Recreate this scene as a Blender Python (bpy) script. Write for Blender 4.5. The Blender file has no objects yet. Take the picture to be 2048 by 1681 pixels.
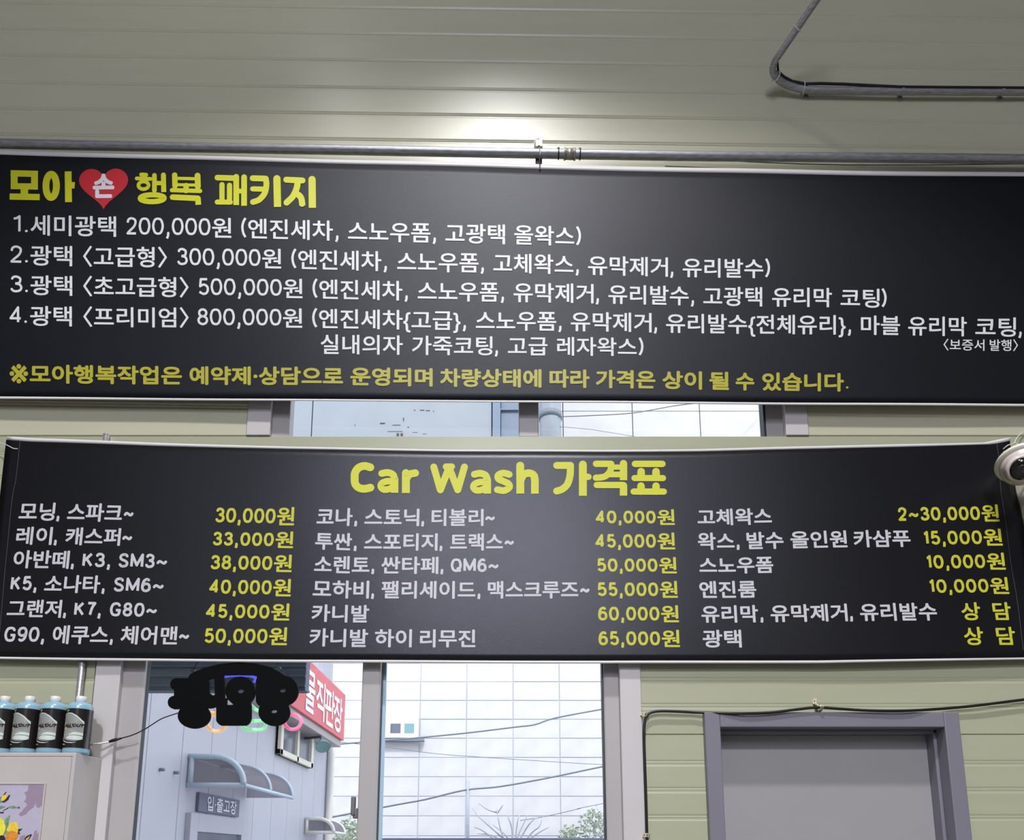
import bpy, bmesh, math, random
import numpy as np
from mathutils import Vector
random.seed(4)
SC = bpy.context.scene
COL = SC.collection

# ------------------------------------------------------------------ camera, sky, lights, exposure
PITCH = math.radians(10.2); FPX = 1500.0; PX0, PY0 = 1024.0, 1443.0
CAM = Vector((0, -3, 1.6))
cd = bpy.data.cameras.new('camera'); cam = bpy.data.objects.new('camera', cd); COL.objects.link(cam)
cam.location = CAM; cam.rotation_euler = (math.radians(90) + PITCH, 0, 0)
cd.sensor_width = 36; cd.lens = FPX / 2048 * 36; cd.shift_y = (PY0 - 840.5) / 2048
cd.clip_end = 500; cd.clip_start = 0.02
SC.camera = cam
w = bpy.data.worlds.new('sky'); SC.world = w; w.use_nodes = True
bg = w.node_tree.nodes['Background']; bg.inputs[0].default_value = (0.86, 0.92, 1.0, 1); bg.inputs[1].default_value = 2.5

def light(name, kind, loc, energy, color=(1, 1, 1), rot=(0, 0, 0), **kw):
    l = bpy.data.lights.new(name, kind); l.energy = energy; l.color = color
    for k, v in kw.items(): setattr(l, k, v)
    o = bpy.data.objects.new(name, l); COL.objects.link(o); o.location = loc; o.rotation_euler = rot
    return o
WARM = (1.0, 0.99, 0.975)
light('sun', 'SUN', (0, 0, 30), 2.3, (1, 0.97, 0.92), (math.radians(44), 0, math.radians(14)), angle=math.radians(6))
light('high_bay_lamp', 'SPOT', (-0.1, -4.0, 9.6), 2000, WARM, (0, 0, 0), spot_size=math.radians(84), spot_blend=0.12, shadow_soft_size=0.24)
light('high_bay_lamp_rear', 'SPOT', (-0.2, -10.4, 8.6), 2900, WARM, (0, 0, 0), spot_size=math.radians(134), spot_blend=0.3, shadow_soft_size=0.3)
light('wall_lamp', 'POINT', (-1.2, -1.6, 6.7), 16, WARM, shadow_soft_size=0.07)
light('banner_glare_fill', 'AREA', (-0.5, -11.9, 7.8), 430, (0.76, 0.80, 1.0), (math.radians(90), 0, 0), shape='RECTANGLE', size=1.7, size_y=4.0)  # added unseen area light, gives the lower banner its bluish glare
SC.view_settings.view_transform = 'Standard'; SC.view_settings.look = 'None'
SC.view_settings.exposure = 0.0; SC.view_settings.gamma = 1.0; SC.view_settings.use_curve_mapping = False

# ------------------------------------------------------------------ helpers
CP, SP = math.cos(PITCH), math.sin(PITCH)
def ray(px, py):
    u = (px - PX0) / FPX; v = -(py - PY0) / FPX
    return Vector((u, CP - v * SP, SP + v * CP))
def W(px, py, Y=0.0):
    d = ray(px, py); return CAM + d * ((Y - CAM.y) / d.y)
def WX(px, py, X):
    d = ray(px, py); return CAM + d * ((X - CAM.x) / d.x)
def Wn(P, Y):                                     # numpy version, P Nx2 -> x,z on plane Y
    u = (P[:, 0] - PX0) / FPX; v = -(P[:, 1] - PY0) / FPX
    t = (Y - CAM.y) / (CP - v * SP)
    return u * t, CAM.z + (SP + v * CP) * t
def lin(c): return tuple(((x / 255 + 0.055) / 1.055) ** 2.4 if x > 10 else x / 255 / 12.92 for x in c)

def mat(name, rgb, rough=0.5, metal=0.0, spec=0.5, noise=0.0, nscale=20.0, bump=0.0, bscale=200.0, emit=None, es=1.0, srgb=True, coat=0.0, stretch=None):
    m = bpy.data.materials.new(name); m.use_nodes = True
    nt = m.node_tree; b = nt.nodes['Principled BSDF']
    c = lin(rgb) if srgb else rgb
    b.inputs['Base Color'].default_value = (*c, 1); b.inputs['Roughness'].default_value = rough
    b.inputs['Metallic'].default_value = metal; b.inputs['Specular IOR Level'].default_value = spec
    b.inputs['Coat Weight'].default_value = coat
    if emit:
        b.inputs['Emission Color'].default_value = (*lin(emit), 1); b.inputs['Emission Strength'].default_value = es
    if noise or bump:
        tc = nt.nodes.new('ShaderNodeTexCoord'); mp = nt.nodes.new('ShaderNodeMapping')
        nt.links.new(tc.outputs['Object'], mp.inputs[0])
        if stretch: mp.inputs['Scale'].default_value = stretch
    if noise:
        n = nt.nodes.new('ShaderNodeTexNoise'); n.inputs['Scale'].default_value = nscale; n.inputs['Detail'].default_value = 6
        nt.links.new(mp.outputs[0], n.inputs['Vector'])
        r = nt.nodes.new('ShaderNodeMapRange'); r.inputs[1].default_value = 0.3; r.inputs[2].default_value = 0.7
        r.inputs[3].default_value = 1 - noise; r.inputs[4].default_value = 1 + noise
        nt.links.new(n.outputs['Fac'], r.inputs[0])
        mx = nt.nodes.new('ShaderNodeVectorMath'); mx.operation = 'SCALE'; mx.inputs[0].default_value = c
        nt.links.new(r.outputs[0], mx.inputs['Scale']); nt.links.new(mx.outputs[0], b.inputs['Base Color'])
    if bump:
        n2 = nt.nodes.new('ShaderNodeTexNoise'); n2.inputs['Scale'].default_value = bscale; n2.inputs['Detail'].default_value = 3
        nt.links.new(mp.outputs[0], n2.inputs['Vector'])
        bp = nt.nodes.new('ShaderNodeBump'); bp.inputs['Strength'].default_value = bump; bp.inputs['Distance'].default_value = 0.002
        nt.links.new(n2.outputs['Fac'], bp.inputs['Height']); nt.links.new(bp.outputs[0], b.inputs['Normal'])
    return m
def glass_mat(name, tint, refl=0.06, haze=None):
    m = bpy.data.materials.new(name); m.use_nodes = True; nt = m.node_tree; nt.nodes.clear()
    out = nt.nodes.new('ShaderNodeOutputMaterial'); t = nt.nodes.new('ShaderNodeBsdfTransparent'); g = nt.nodes.new('ShaderNodeBsdfGlossy')
    t.inputs[0].default_value = (*tint, 1); g.inputs['Roughness'].default_value = 0.02
    mx = nt.nodes.new('ShaderNodeMixShader'); mx.inputs[0].default_value = refl
    nt.links.new(t.outputs[0], mx.inputs[1]); nt.links.new(g.outputs[0], mx.inputs[2])
    last = mx
    if haze:
        d = nt.nodes.new('ShaderNodeBsdfDiffuse'); d.inputs[0].default_value = (*haze[0], 1)
        m2 = nt.nodes.new('ShaderNodeMixShader'); m2.inputs[0].default_value = haze[1]
        nt.links.new(mx.outputs[0], m2.inputs[1]); nt.links.new(d.outputs[0], m2.inputs[2]); last = m2
    nt.links.new(last.outputs[0], out.inputs[0])
    return m

M = dict(
 wall_up=mat('upper_panel_paint', (193, 191, 167), 0.34, spec=0.55, noise=0.03, nscale=5, bump=0.05, bscale=60, stretch=(0.3, 1, 3)),
 wall_lo=mat('lower_panel_paint', (169, 171, 146), 0.36, spec=0.5, noise=0.03, nscale=5, bump=0.05, bscale=60, stretch=(0.3, 1, 3)),
 shell=mat('painted_shell', (112, 110, 104), 0.7, noise=0.03, nscale=3),
 floor=mat('grey_floor', (112, 112, 110), 0.5, noise=0.1, nscale=4),
 vinyl=mat('black_vinyl', (9, 10, 16), 0.48, spec=0.34, noise=0.08, nscale=6, bump=0.28, bscale=420),
 vinyl_low=mat('black_vinyl_charcoal', (10, 10, 13), 0.35, spec=0.5, noise=0.08, nscale=6, bump=0.25, bscale=420),
 hem=mat('white_hem_vinyl', (212, 208, 208), 0.45, noise=0.02),
 stitch=mat('stitched_seam', (66, 66, 68), 0.5, noise=0.1, nscale=80),
 white=mat('white_print', (222, 221, 226), 0.5, noise=0.01), white_low=mat('light_grey_print', (200, 198, 206), 0.5, noise=0.01),
 yellow=mat('yellow_print', (206, 206, 22), 0.5, noise=0.01), yellow_mid=mat('mustard_print', (176, 169, 46), 0.5, noise=0.01),
 yellow_price=mat('yellow_price_print', (198, 195, 50), 0.5, noise=0.01),
 red=mat('red_print', (196, 34, 44), 0.5, noise=0.02),
 steel=mat('galvanised_steel', (168, 168, 173), 0.38, 0.6, noise=0.22, nscale=40, bump=0.2, bscale=120, stretch=(0.6, 3, 3)),
 steel_dark=mat('dull_steel', (120, 120, 126), 0.45, 0.6, noise=0.2, nscale=50),
 black=mat('black_rubber', (20, 20, 22), 0.45, noise=0.05), blackboard=mat('black_acrylic', (7, 8, 9), 0.7, spec=0.08, noise=0.03),
 tie=mat('white_nylon', (220, 220, 218), 0.4, noise=0.02), brass=mat('perforated_strap', (226, 214, 184), 0.35, 0.3, noise=0.08, nscale=80),
 hole=mat('dark_hole', (40, 32, 24), 0.8, noise=0.05), cream=mat('cream_bracket', (235, 232, 218), 0.4, noise=0.02),
 frame_w=mat('white_upvc', (196, 192, 193), 0.4, noise=0.015, nscale=8), sash=mat('grey_white_upvc', (172, 167, 168), 0.4, noise=0.015, nscale=8),
 gasket=mat('window_gasket', (36, 44, 50), 0.5, noise=0.03), bead=mat('blue_glass_edge', (168, 196, 216), 0.3, noise=0.02),
 glass=glass_mat('window_glass', (0.97, 0.98, 1.0), 0.035), 
 door=mat('grey_steel_door', (152, 150, 154), 0.4, noise=0.02, nscale=6), doorframe=mat('lavender_grey_frame', (122, 120, 132), 0.38, noise=0.02, nscale=6),
 cab=mat('white_cabinet', (188, 181, 179), 0.4, noise=0.03, nscale=8, bump=0.1, bscale=150),
 blue=mat('blue_liquid_bottle', (136, 176, 196), 0.25, spec=0.6, noise=0.03, nscale=30), cap=mat('white_cap', (224, 220, 220), 0.4, noise=0.02),
 label=mat('black_bottle_label', (30, 26, 28), 0.25, spec=0.6, noise=0.08, nscale=30), silver=mat('silver_label_print', (142, 142, 141), 0.35, noise=0.25, nscale=25),
 carp=mat('pale_green_print', (200, 216, 208), 0.4, noise=0.03), ink=mat('dark_label_print', (20, 18, 20), 0.4, noise=0.02), gold=mat('gold_print', (206, 170, 90), 0.4, noise=0.1),
 lilac=mat('lilac_print', (182, 176, 198), 0.5, noise=0.04, nscale=30), mauve=mat('mauve_print', (152, 134, 156), 0.5, noise=0.04, nscale=60),
 petal=mat('yellow_petal_print', (236, 200, 60), 0.5, noise=0.15, nscale=90), petal_o=mat('orange_petal_print', (222, 140, 44), 0.5, noise=0.22, nscale=90),
 petal_l=mat('lemon_petal_print', (232, 222, 70), 0.5, noise=0.12, nscale=90), leaf=mat('green_leaf_print', (112, 148, 118), 0.5, noise=0.25, nscale=90),
 stem=mat('dark_stem_print', (46, 38, 44), 0.5, noise=0.1),
 campink=mat('white_camera_shell', (214, 200, 196), 0.3, noise=0.01), lens=mat('black_lens', (14, 13, 14), 0.12, spec=0.7, noise=0.02), lens2=mat('lens_ring', (44, 40, 42), 0.3, noise=0.02),
 siding=mat('grey_blue_siding', (190, 191, 203), 0.45, noise=0.03, nscale=3), conc=mat('white_precast', (206, 205, 207), 0.8, noise=0.06, nscale=2.5, bump=0.2, bscale=30),
 ground=mat('asphalt', (150, 148, 146), 0.9, noise=0.1, nscale=3), signred=mat('red_sign_face', (214, 92, 100), 0.4, noise=0.04, nscale=4), signwhite=mat('white_sign_letters', (240, 236, 244), 0.5, noise=0.01),
 awn=mat('blue_white_awning_frame', (198, 214, 232), 0.35, noise=0.03), awnw=mat('white_awning_frame', (236, 234, 228), 0.4, noise=0.02),
 eave=mat('blue_grey_eave', (92, 106, 128), 0.55, noise=0.2, nscale=7, stretch=(0.5, 4, 4)), dsign=mat('slate_sign_board', (112, 118, 144), 0.5, noise=0.05),
 wframe=mat('cream_window_frame', (232, 228, 210), 0.4, noise=0.02), dark_glass=mat('grey_window_glass', (110, 116, 132), 0.15, spec=0.6, noise=0.15, nscale=4),
 teal=mat('teal_window_glass', (130, 168, 172), 0.15, noise=0.05), cable=mat('grey_overhead_cable', (120, 128, 140), 0.6, noise=0.05), joint=mat('panel_joint_backing', (186, 189, 196), 0.9, noise=0.03), polem=mat('pale_pole', (172, 178, 190), 0.7, noise=0.05),
 bark=mat('hazed_bark', (206, 206, 214), 0.8, noise=0.1), bush=mat('hazed_foliage', (196, 206, 186), 0.8, noise=0.3, nscale=10),  # bark and leaf colours lightened in imitation of haze
 bluepanel=mat('pale_blue_steel', (154, 162, 172), 0.5, noise=0.04, nscale=3), bluedark=mat('blue_steel_post', (122, 138, 162), 0.5, noise=0.04), rust=mat('rust_mark', (88, 78, 78), 0.8, noise=0.3, nscale=60),
 refl_o=mat('orange_neon_reflection', (240, 190, 140), 0.3, noise=0.0, emit=(240, 188, 138), es=0.75), refl_g=mat('green_neon_reflection', (150, 225, 170), 0.3, emit=(150, 232, 172), es=0.75),  # orange, green and pink emission imitates the sign's reflections in the window
 refl_p=mat('pink_neon_reflection', (235, 120, 160), 0.3, emit=(232, 118, 156), es=0.75), neon_b=mat('blue_neon', (90, 90, 240), 0.3, emit=(90, 96, 245), es=0.9),
 canopyp=glass_mat('smoked_polycarbonate', (0.58, 0.55, 0.60), 0.08, ((0.32, 0.30, 0.34), 0.45)),
)

for _k in ('vinyl', 'vinyl_low'): M[_k].node_tree.nodes['Principled BSDF'].inputs['Specular Tint'].default_value = (.86, .88, 1.0, 1)
def finish(name, me, m, parent=None, smooth=False):
    me.name = name
    if m is not None: me.materials.append(m)
    if smooth:
        for p in me.polygons: p.use_smooth = True
    o = bpy.data.objects.new(name, me); COL.objects.link(o)
    if parent is not None: o.parent = parent
    return o
def obj(name, bm, m, parent=None, smooth=False):
    me = bpy.data.meshes.new(name); bm.normal_update(); bm.to_mesh(me); bm.free()
    return finish(name, me, m, parent, smooth)
def mesh(name, vs, fs, m, parent=None, smooth=False):
    me = bpy.data.meshes.new(name); me.from_pydata([tuple(v) for v in vs], [], [tuple(f) for f in fs]); me.update()
    return finish(name, me, m, parent, smooth)
def empty(name, label=None, cat=None, group=None, kind=None, loc=(0, 0, 0)):
    o = bpy.data.objects.new(name, None); COL.objects.link(o); o.empty_display_size = 0.1
    return tag(o, label, cat, group, kind)
def tag(o, label=None, cat=None, group=None, kind=None):
    for k, v in (('label', label), ('category', cat), ('group', group), ('kind', kind)):
        if v: o[k] = v
    return o
def box(bm, x0, x1, y0, y1, z0, z1, bev=0.0):
    r = bmesh.ops.create_cube(bm, size=1.0)['verts']
    for v in r:
        v.co = Vector(((x0 + x1) / 2 + v.co.x * (x1 - x0), (y0 + y1) / 2 + v.co.y * (y1 - y0), (z0 + z1) / 2 + v.co.z * (z1 - z0)))
    if bev:
        es = {e for v in r for e in v.link_edges}
        bmesh.ops.bevel(bm, geom=list(es), offset=bev, segments=2, affect='EDGES', profile=0.5)
def obox(name, x0, x1, y0, y1, z0, z1, m, parent=None, bev=0.003):
    bm = bmesh.new(); box(bm, min(x0, x1), max(x0, x1), y0, y1, min(z0, z1), max(z0, z1), bev); return obj(name, bm, m, parent)
def catmull(P, n=8):
    P = [Vector(p) for p in P]; Q = [2 * P[0] - P[1]] + P + [2 * P[-1] - P[-2]]; R = []
    for i in range(1, len(Q) - 2):
        a, b, c, d = Q[i - 1:i + 3]
        for k in range(n):
            t = k / n
            R.append(0.5 * ((2 * b) + (c - a) * t + (2 * a - 5 * b + 4 * c - d) * t * t + (3 * b - a - 3 * c + d) * t ** 3))
    R.append(P[-1]); return R
def tube(bm, P, r, seg=10, closed=False, cap=True):
    P = [Vector(p) for p in P]; n = len(P); rings = []
    up = None
    for i, p in enumerate(P):
        a = P[(i - 1) % n] if closed else P[max(i - 1, 0)]; b = P[(i + 1) % n] if closed else P[min(i + 1, n - 1)]
        t = (b - a).normalized()
        if up is None:
            up = Vector((0, 0, 1)) if abs(t.z) < 0.9 else Vector((0, 1, 0))
        s = t.cross(up).normalized(); up = s.cross(t).normalized()
        rr = r[i] if isinstance(r, (list, tuple)) else r
        rings.append([bm.verts.new(p + (s * math.cos(q) + up * math.sin(q)) * rr) for q in [2 * math.pi * k / seg for k in range(seg)]])
    m_ = n if closed else n - 1
    for i in range(m_):
        A, B = rings[i], rings[(i + 1) % n]
        for k in range(seg): bm.faces.new((A[k], A[(k + 1) % seg], B[(k + 1) % seg], B[k]))
    if not closed and cap: bm.faces.new(rings[0][::-1]); bm.faces.new(rings[-1])
def otube(name, P, r, m, parent=None, seg=10, closed=False):
    bm = bmesh.new(); tube(bm, P, r, seg, closed); bmesh.ops.recalc_face_normals(bm, faces=bm.faces); return obj(name, bm, m, parent, True)
def lathe(bm, prof, seg=28, M4=None):
    rings = []
    for r, z in prof:
        rings.append([bm.verts.new((r * math.cos(2 * math.pi * k / seg), r * math.sin(2 * math.pi * k / seg), z)) for k in range(seg)])
    for A, B in zip(rings, rings[1:]):
        for k in range(seg): bm.faces.new((A[k], A[(k + 1) % seg], B[(k + 1) % seg], B[k]))
    bm.faces.new(rings[0][::-1]); bm.faces.new(rings[-1])
def poly_plate(bm, pts, y0, y1, proj):
    """closed outline in pixels -> plate between planes y0 and y1"""
    A = [bm.verts.new(proj(p[0], p[1], y0)) for p in pts]
    q = [proj(p[0], p[1], y0) for p in pts]
    B = [bm.verts.new((v.x, y1, v.z)) for v in q]
    bm.faces.new(A); bm.faces.new(B[::-1])
    for i in range(len(A)):
        j = (i + 1) % len(A); bm.faces.new((A[j], A[i], B[i], B[j]))

# ------------------------------------------------------------------ wall of ribbed panels
SEAM = W(0, 872).z
TILT = 0.017
def wx(px, py, Y=0.0): return W(px, py, Y).x
UW = (wx(494, 840), wx(1616, 840), SEAM, W(0, 560).z)                       # upper window opening
LW = (wx(174, 1500), wx(1286, 1500), 0.95, W(0, 1130).z)                    # lower window opening
DR = (wx(1405, 1440), wx(1909, 1440), 0.0, W(1600, 1428).z)                 # door opening
wall = empty('wall_back', kind='structure')
def groove_profile(z0, z1, ribs, joint, dpt=0.0035, wd=0.014):
    Z = [(z0, 0.006 if joint else 0.0), (z0 + 0.004, 0.0)]
    for g in ribs:
        if z0 + 0.03 < g < z1 - 0.03:
            Z += [(g - wd, 0), (g - wd * 0.55, dpt), (g - wd * 0.1, dpt), (g + wd * 0.1, dpt * 0.35), (g + wd * 0.5, dpt), (g + wd, 0)]
    Z += [(z1 - 0.004, 0.0), (z1, 0.006 if joint else 0.0)]
    return Z
def wall_panel(x0, x1, z0, z1, ribs, m, tilt=0.0, flat_bottom=False, joint=True, flat_top=False):
    Z = groove_profile(z0, z1, ribs, joint, 0.0035 if tilt else 0.0016)
    vs = []; fs = []
    def sh(x, z, i):
        if flat_bottom and i <= 1: return z
        if flat_top and i >= len(Z) - 2: return z
        return z - tilt * x
    n = len(Z)
    for x in (x0, x1):
        for i, (z, d) in enumerate(Z): vs.append((x, d, sh(x, z, i)))
        vs.append((x, 0.12, sh(x, Z[-1][0], n - 1))); vs.append((x, 0.12, sh(x, Z[0][0], 0)))
    k = n + 2
    for i in range(k):
        j = (i + 1) % k; fs.append((i, k + i, k + j, j))
    fs.append(tuple(range(k))); fs.append(tuple(range(k, 2 * k))[::-1])
    return mesh('wall_panel', vs, fs, m, wall)
XL, XR = -5.5, 5.5
rib_up = [W(1000, y).z + TILT * wx(1000, y) for y in (284, 232, 180, 125, 72, 20)]
pitch_up = 0.155
zz = rib_up[0]
while zz > SEAM: zz -= pitch_up; rib_up.append(zz)
zz = max(rib_up)
while zz < 10: zz += pitch_up; rib_up.append(zz)
rib_up = sorted(rib_up)
# upper rows
wall_panel(XL, UW[0], SEAM, UW[3], rib_up, M['wall_up'], TILT, True)
wall_panel(UW[1], XR, SEAM, UW[3], rib_up, M['wall_up'], TILT, True)
zr = UW[3]
for z1 in (rib_up[[i for i, r in enumerate(rib_up) if r > UW[3]][7]] - 0.08, 7.0, 8.2, 10.2):
    if z1 > zr + 0.1:
        wall_panel(XL, XR, zr, z1, rib_up, M['wall_up'], TILT, joint=False); zr = z1
# lower rows
J = W(1350, 1470).z
rib_lo = [W(1350, y).z for y in (1361, 1413, 1527, 1581, 1636)]
zz = min(rib_lo)
while zz > 0.1: zz -= 0.112; rib_lo.append(zz)
zz = max(rib_lo)
while zz < SEAM: zz += 0.112; rib_lo.append(zz)
rib_lo = sorted(rib_lo)
L = M['wall_lo']
wall_panel(XL, LW[0], J, SEAM, rib_lo, L); wall_panel(XL, LW[0], 0, J, rib_lo, L)
wall_panel(LW[0], LW[1], LW[3], SEAM, rib_lo, L); wall_panel(LW[0], LW[1], 0, LW[2], rib_lo, L)
wall_panel(LW[1], DR[0], J, SEAM, rib_lo, L); wall_panel(LW[1], DR[0], 0, J, rib_lo, L)
wall_panel(DR[0], DR[1], DR[3], SEAM, rib_lo, L)
wall_panel(DR[1], XR, J, SEAM, rib_lo, L); wall_panel(DR[1], XR, 0, J, rib_lo, L)
def slab(name, x0, x1, y0, y1, z0, z1, m): return tag(obox(name, x0, x1, y0, y1, z0, z1, m, None, 0), kind='structure')
slab('floor', XL, XR, -12, 0.12, -0.15, 0, M['floor'])
slab('ceiling', XL - .2, XR + .2, -12.2, 0.14, 10.2, 10.4, M['shell'])
slab('wall_left', XL - .2, XL, -12, 0.12, 0, 10.2, M['shell']); slab('wall_right', XR, XR + .2, -12, 0.12, 0, 10.2, M['shell'])
slab('wall_front', XL, XR, -12.2, -12, 0, 10.2, M['shell'])
tag(obox('ground', -30, 30, 0.14, 45, -0.2, 0, M['ground'], None, 0), kind='structure')

# ------------------------------------------------------------------ windows
def vbox(name, xa, xb, py, y0, y1, z0, z1, m, par, bev=0.003):
    return obox(name, wx(xa, py, y0), wx(xb, py, y0), y0, y1, z0, z1, m, par, bev)
w2 = empty('window_2', kind='structure')
P = 1500
vbox('window_frame', 175, 226, P, -0.008, 0.12, LW[2], LW[3], M['frame_w'], w2)
vbox('window_frame', 1243, 1286, P, -0.008, 0.12, LW[2], LW[3], M['frame_w'], w2)
xa, xb = wx(226, P), wx(1243, P)
obox('window_frame', xa, xb, -0.008, 0.12, LW[2], LW[2] + .09, M['frame_w'], w2); obox('window_frame', xa, xb, -0.008, 0.12, LW[3] - .09, LW[3], M['frame_w'], w2)
vbox('sash_stile', 229, 277, P, 0.018, 0.06, LW[2] + .09, LW[3] - .09, M['sash'], w2, 0.006)
vbox('sash_stile', 719, 757, P, 0.012, 0.05, LW[2] + .09, LW[3] - .09, M['sash'], w2, 0.006)
vbox('gasket', 756, 760, P, 0.03, 0.07, LW[2] + .09, LW[3] - .09, M['gasket'], w2, 0)
vbox('glass_bead', 760, 768, P, 0.055, 0.075, LW[2] + .09, LW[3] - .09, M['bead'], w2, 0)
vbox('gasket', 277, 280, P, 0.03, 0.06, LW[2] + .09, LW[3] - .09, M['gasket'], w2, 0)
vbox('sash_stile', 1210, 1242, P, 0.03, 0.09, LW[2] + .09, LW[3] - .09, M['sash'], w2, 0.006)
vbox('gasket', 1207, 1210, P, 0.04, 0.09, LW[2] + .09, LW[3] - .09, M['gasket'], w2, 0)
vbox('glass_pane', 278, 720, P, 0.038, 0.043, LW[2] + .1, LW[3] - .1, M['glass'], w2, 0)
vbox('glass_pane', 762, 1209, P, 0.065, 0.070, LW[2] + .1, LW[3] - .1, M['glass'], w2, 0)
bm = bmesh.new(); a = W(703, 1594, 0); b = W(712, 1632, 0)
box(bm, a.x, a.x + .017, -0.01, 0.014, b.z, a.z, 0.004); box(bm, a.x + .008, a.x + .026, -.004, 0.014, b.z - .012, b.z + .03, 0.003)
obj('window_latch', bm, M['steel_dark'], w2)
w1 = empty('window_1', kind='structure')
P = 840
z0, z1 = UW[2], UW[3] - 0.02
vbox('window_frame', 494, 541, P, -0.006, 0.12, z0, z1, M['frame_w'], w1)
vbox('window_frame', 1571, 1616, P, -0.006, 0.12, z0, z1, M['frame_w'], w1)
obox('window_frame', wx(541, P), wx(1571, P), -0.006, 0.12, z1 - .09, z1, M['frame_w'], w1)
vbox('sash_stile', 543, 580, P, 0.02, 0.08, z0, z1 - .09, M['sash'], w1, 0.006)
vbox('sash_stile', 1037, 1078, P, 0.012, 0.06, z0, z1 - .09, M['sash'], w1, 0.006)
vbox('sash_stile', 1531, 1568, P, 0.03, 0.08, z0, z1 - .09, M['sash'], w1, 0.006)
vbox('gasket', 1527, 1531, P, 0.03, 0.08, z0, z1 - .09, M['gasket'], w1, 0)
vbox('glass_pane', 580, 1037, P, 0.05, 0.055, z0, z1 - .09, M['glass'], w1, 0)
vbox('glass_pane', 1078, 1527, P, 0.05, 0.055, z0, z1 - .09, M['glass'], w1, 0)

# ------------------------------------------------------------------ door
d1 = empty('door_1', kind='structure')
zt = DR[3]; jw = 0.062
obox('door_jamb', DR[0], DR[0] + jw, -0.035, 0.10, 0, zt, M['doorframe'], d1, .004)
obox('door_jamb', DR[1] - jw, DR[1], -0.035, 0.10, 0, zt, M['doorframe'], d1, .004)
obox('door_head', DR[0] + jw, DR[1] - jw, -0.035, 0.10, zt - jw, zt, M['doorframe'], d1, .004)
for s, x in ((1, DR[0] + jw), (-1, DR[1] - jw)):
    obox('door_stop', x, x + s * .014, 0.03, 0.10, 0, zt - jw, M['doorframe'], d1, .003)
obox('door_stop', DR[0] + jw, DR[1] - jw, 0.03, 0.10, zt - jw - .014, zt - jw, M['doorframe'], d1, .003)
obox('door_leaf', DR[0] + jw + .014, DR[1] - jw - .014, 0.085, 0.12, 0.01, zt - jw - .014, M['door'], d1, .002)

# ------------------------------------------------------------------ banners
D1, D2 = 0.050, 0.036
def fold1(x, z): return 0.004 * np.sin(1.3 * x + 0.6 * z) + 0.0016 * np.sin(5.0 * x + 3 * z + 1) + 0.002 * np.sin(4.2 * z - 1.1 * x)
def fold2(x, z): return 0.004 * np.sin(1.6 * x - 0.5 * z + .6) + 0.0016 * np.sin(6.0 * x + 2 * z) + 0.0018 * np.sin(5.2 * z + 1.3 * x)
class Banner:
    def __init__(s, D, fold, root): s.D, s.fold, s.root, s.k = D, fold, root, 0
    def pt(s, P, off=0.0):
        P = np.asarray(P, float); x, z = Wn(P, -s.D)
        return np.stack([x, -s.D - s.fold(x, z) - off, z], 1)
def grid_sheet(name, B, nx, ny, top, bot, lft, rgt, m, off=0.0, parent=None, back=0.0006, wav=None):
    """top(x), bot(x) give pixel y; lft(y), rgt(y) pixel x"""
    P = []
    for j in range(ny + 1):
        v = j / ny
        for i in range(nx + 1):
            u = i / nx; yl = top(0) * (1 - v) + bot(0) * v
            xl, xr = lft(v), rgt(v); x = xl + (xr - xl) * u
            y = top(x) * (1 - v) + bot(x) * v; P.append((x, y))
    V = B.pt(P, off); V2 = V.copy(); V2[:, 1] += back
    n = len(V); fs = []
    for j in range(ny):
        for i in range(nx):
            a = j * (nx + 1) + i; b = a + 1; c = a + nx + 2; d = a + nx + 1
            fs.append((a, d, c, b)); fs.append((n + a, n + b, n + c, n + d))
    for i in range(nx):
        fs.append((i, i + 1, n + i + 1, n + i)); a = ny * (nx + 1) + i; fs.append((a + 1, a, n + a, n + a + 1))
    for j in range(ny):
        a = j * (nx + 1); b = a + nx + 1; fs.append((b, a, n + a, n + b)); a += nx; b += nx; fs.append((a, b, n + b, n + a))
    return mesh(name, np.vstack([V, V2]), fs, m, parent, True)
def interp(pts): 
    X, Y = zip(*pts); return lambda x: float(np.interp(x, X, Y))

GL = {}
def glyph(s):
    if s in GL: return GL[s]
    c = bpy.data.curves.new('t', 'FONT'); c.body = s; c.resolution_u = 3
    o = bpy.data.objects.new('t', c); COL.objects.link(o); bpy.context.view_layer.update()
    me = bpy.data.meshes.new_from_object(o.evaluated_get(bpy.context.evaluated_depsgraph_get()))
    V = np.array([(v.co.x, v.co.y) for v in me.vertices]); F = [tuple(p.vertices) for p in me.polygons]
    bpy.data.objects.remove(o); bpy.data.curves.remove(c); bpy.data.meshes.remove(me)
    GL[s] = (V, F); return GL[s]
HT, HB = 0.827, -0.077
def place(parts, s, x0, x1, top, bot, rad, lean=True, n=6):
    V, F = glyph(s); u = (V[:, 0] - V[:, 0].min()) / (V[:, 0].max() - V[:, 0].min())
    x = x0 + rad + (x1 - x0 - 2 * rad) * u
    T = np.array([top(a) for a in x]) + rad; Bm = np.array([bot(a) for a in x]) - rad
    v = (HT - V[:, 1]) / (HT - HB); y = T + (Bm - T) * v
    ym = (T + Bm) / 2
    if lean: x = x + (x - PX0) / 8100 * (y - ym)
    Q = np.stack([x, y], 1)
    offs = [(0, 0)] + [(math.cos(2 * math.pi * k / n), math.sin(2 * math.pi * k / n)) for k in range(n)] if rad > 0.05 else [(0, 0)]
    for ox, oy in offs: parts.append((Q + np.array([ox, oy]) * rad, F))
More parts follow.
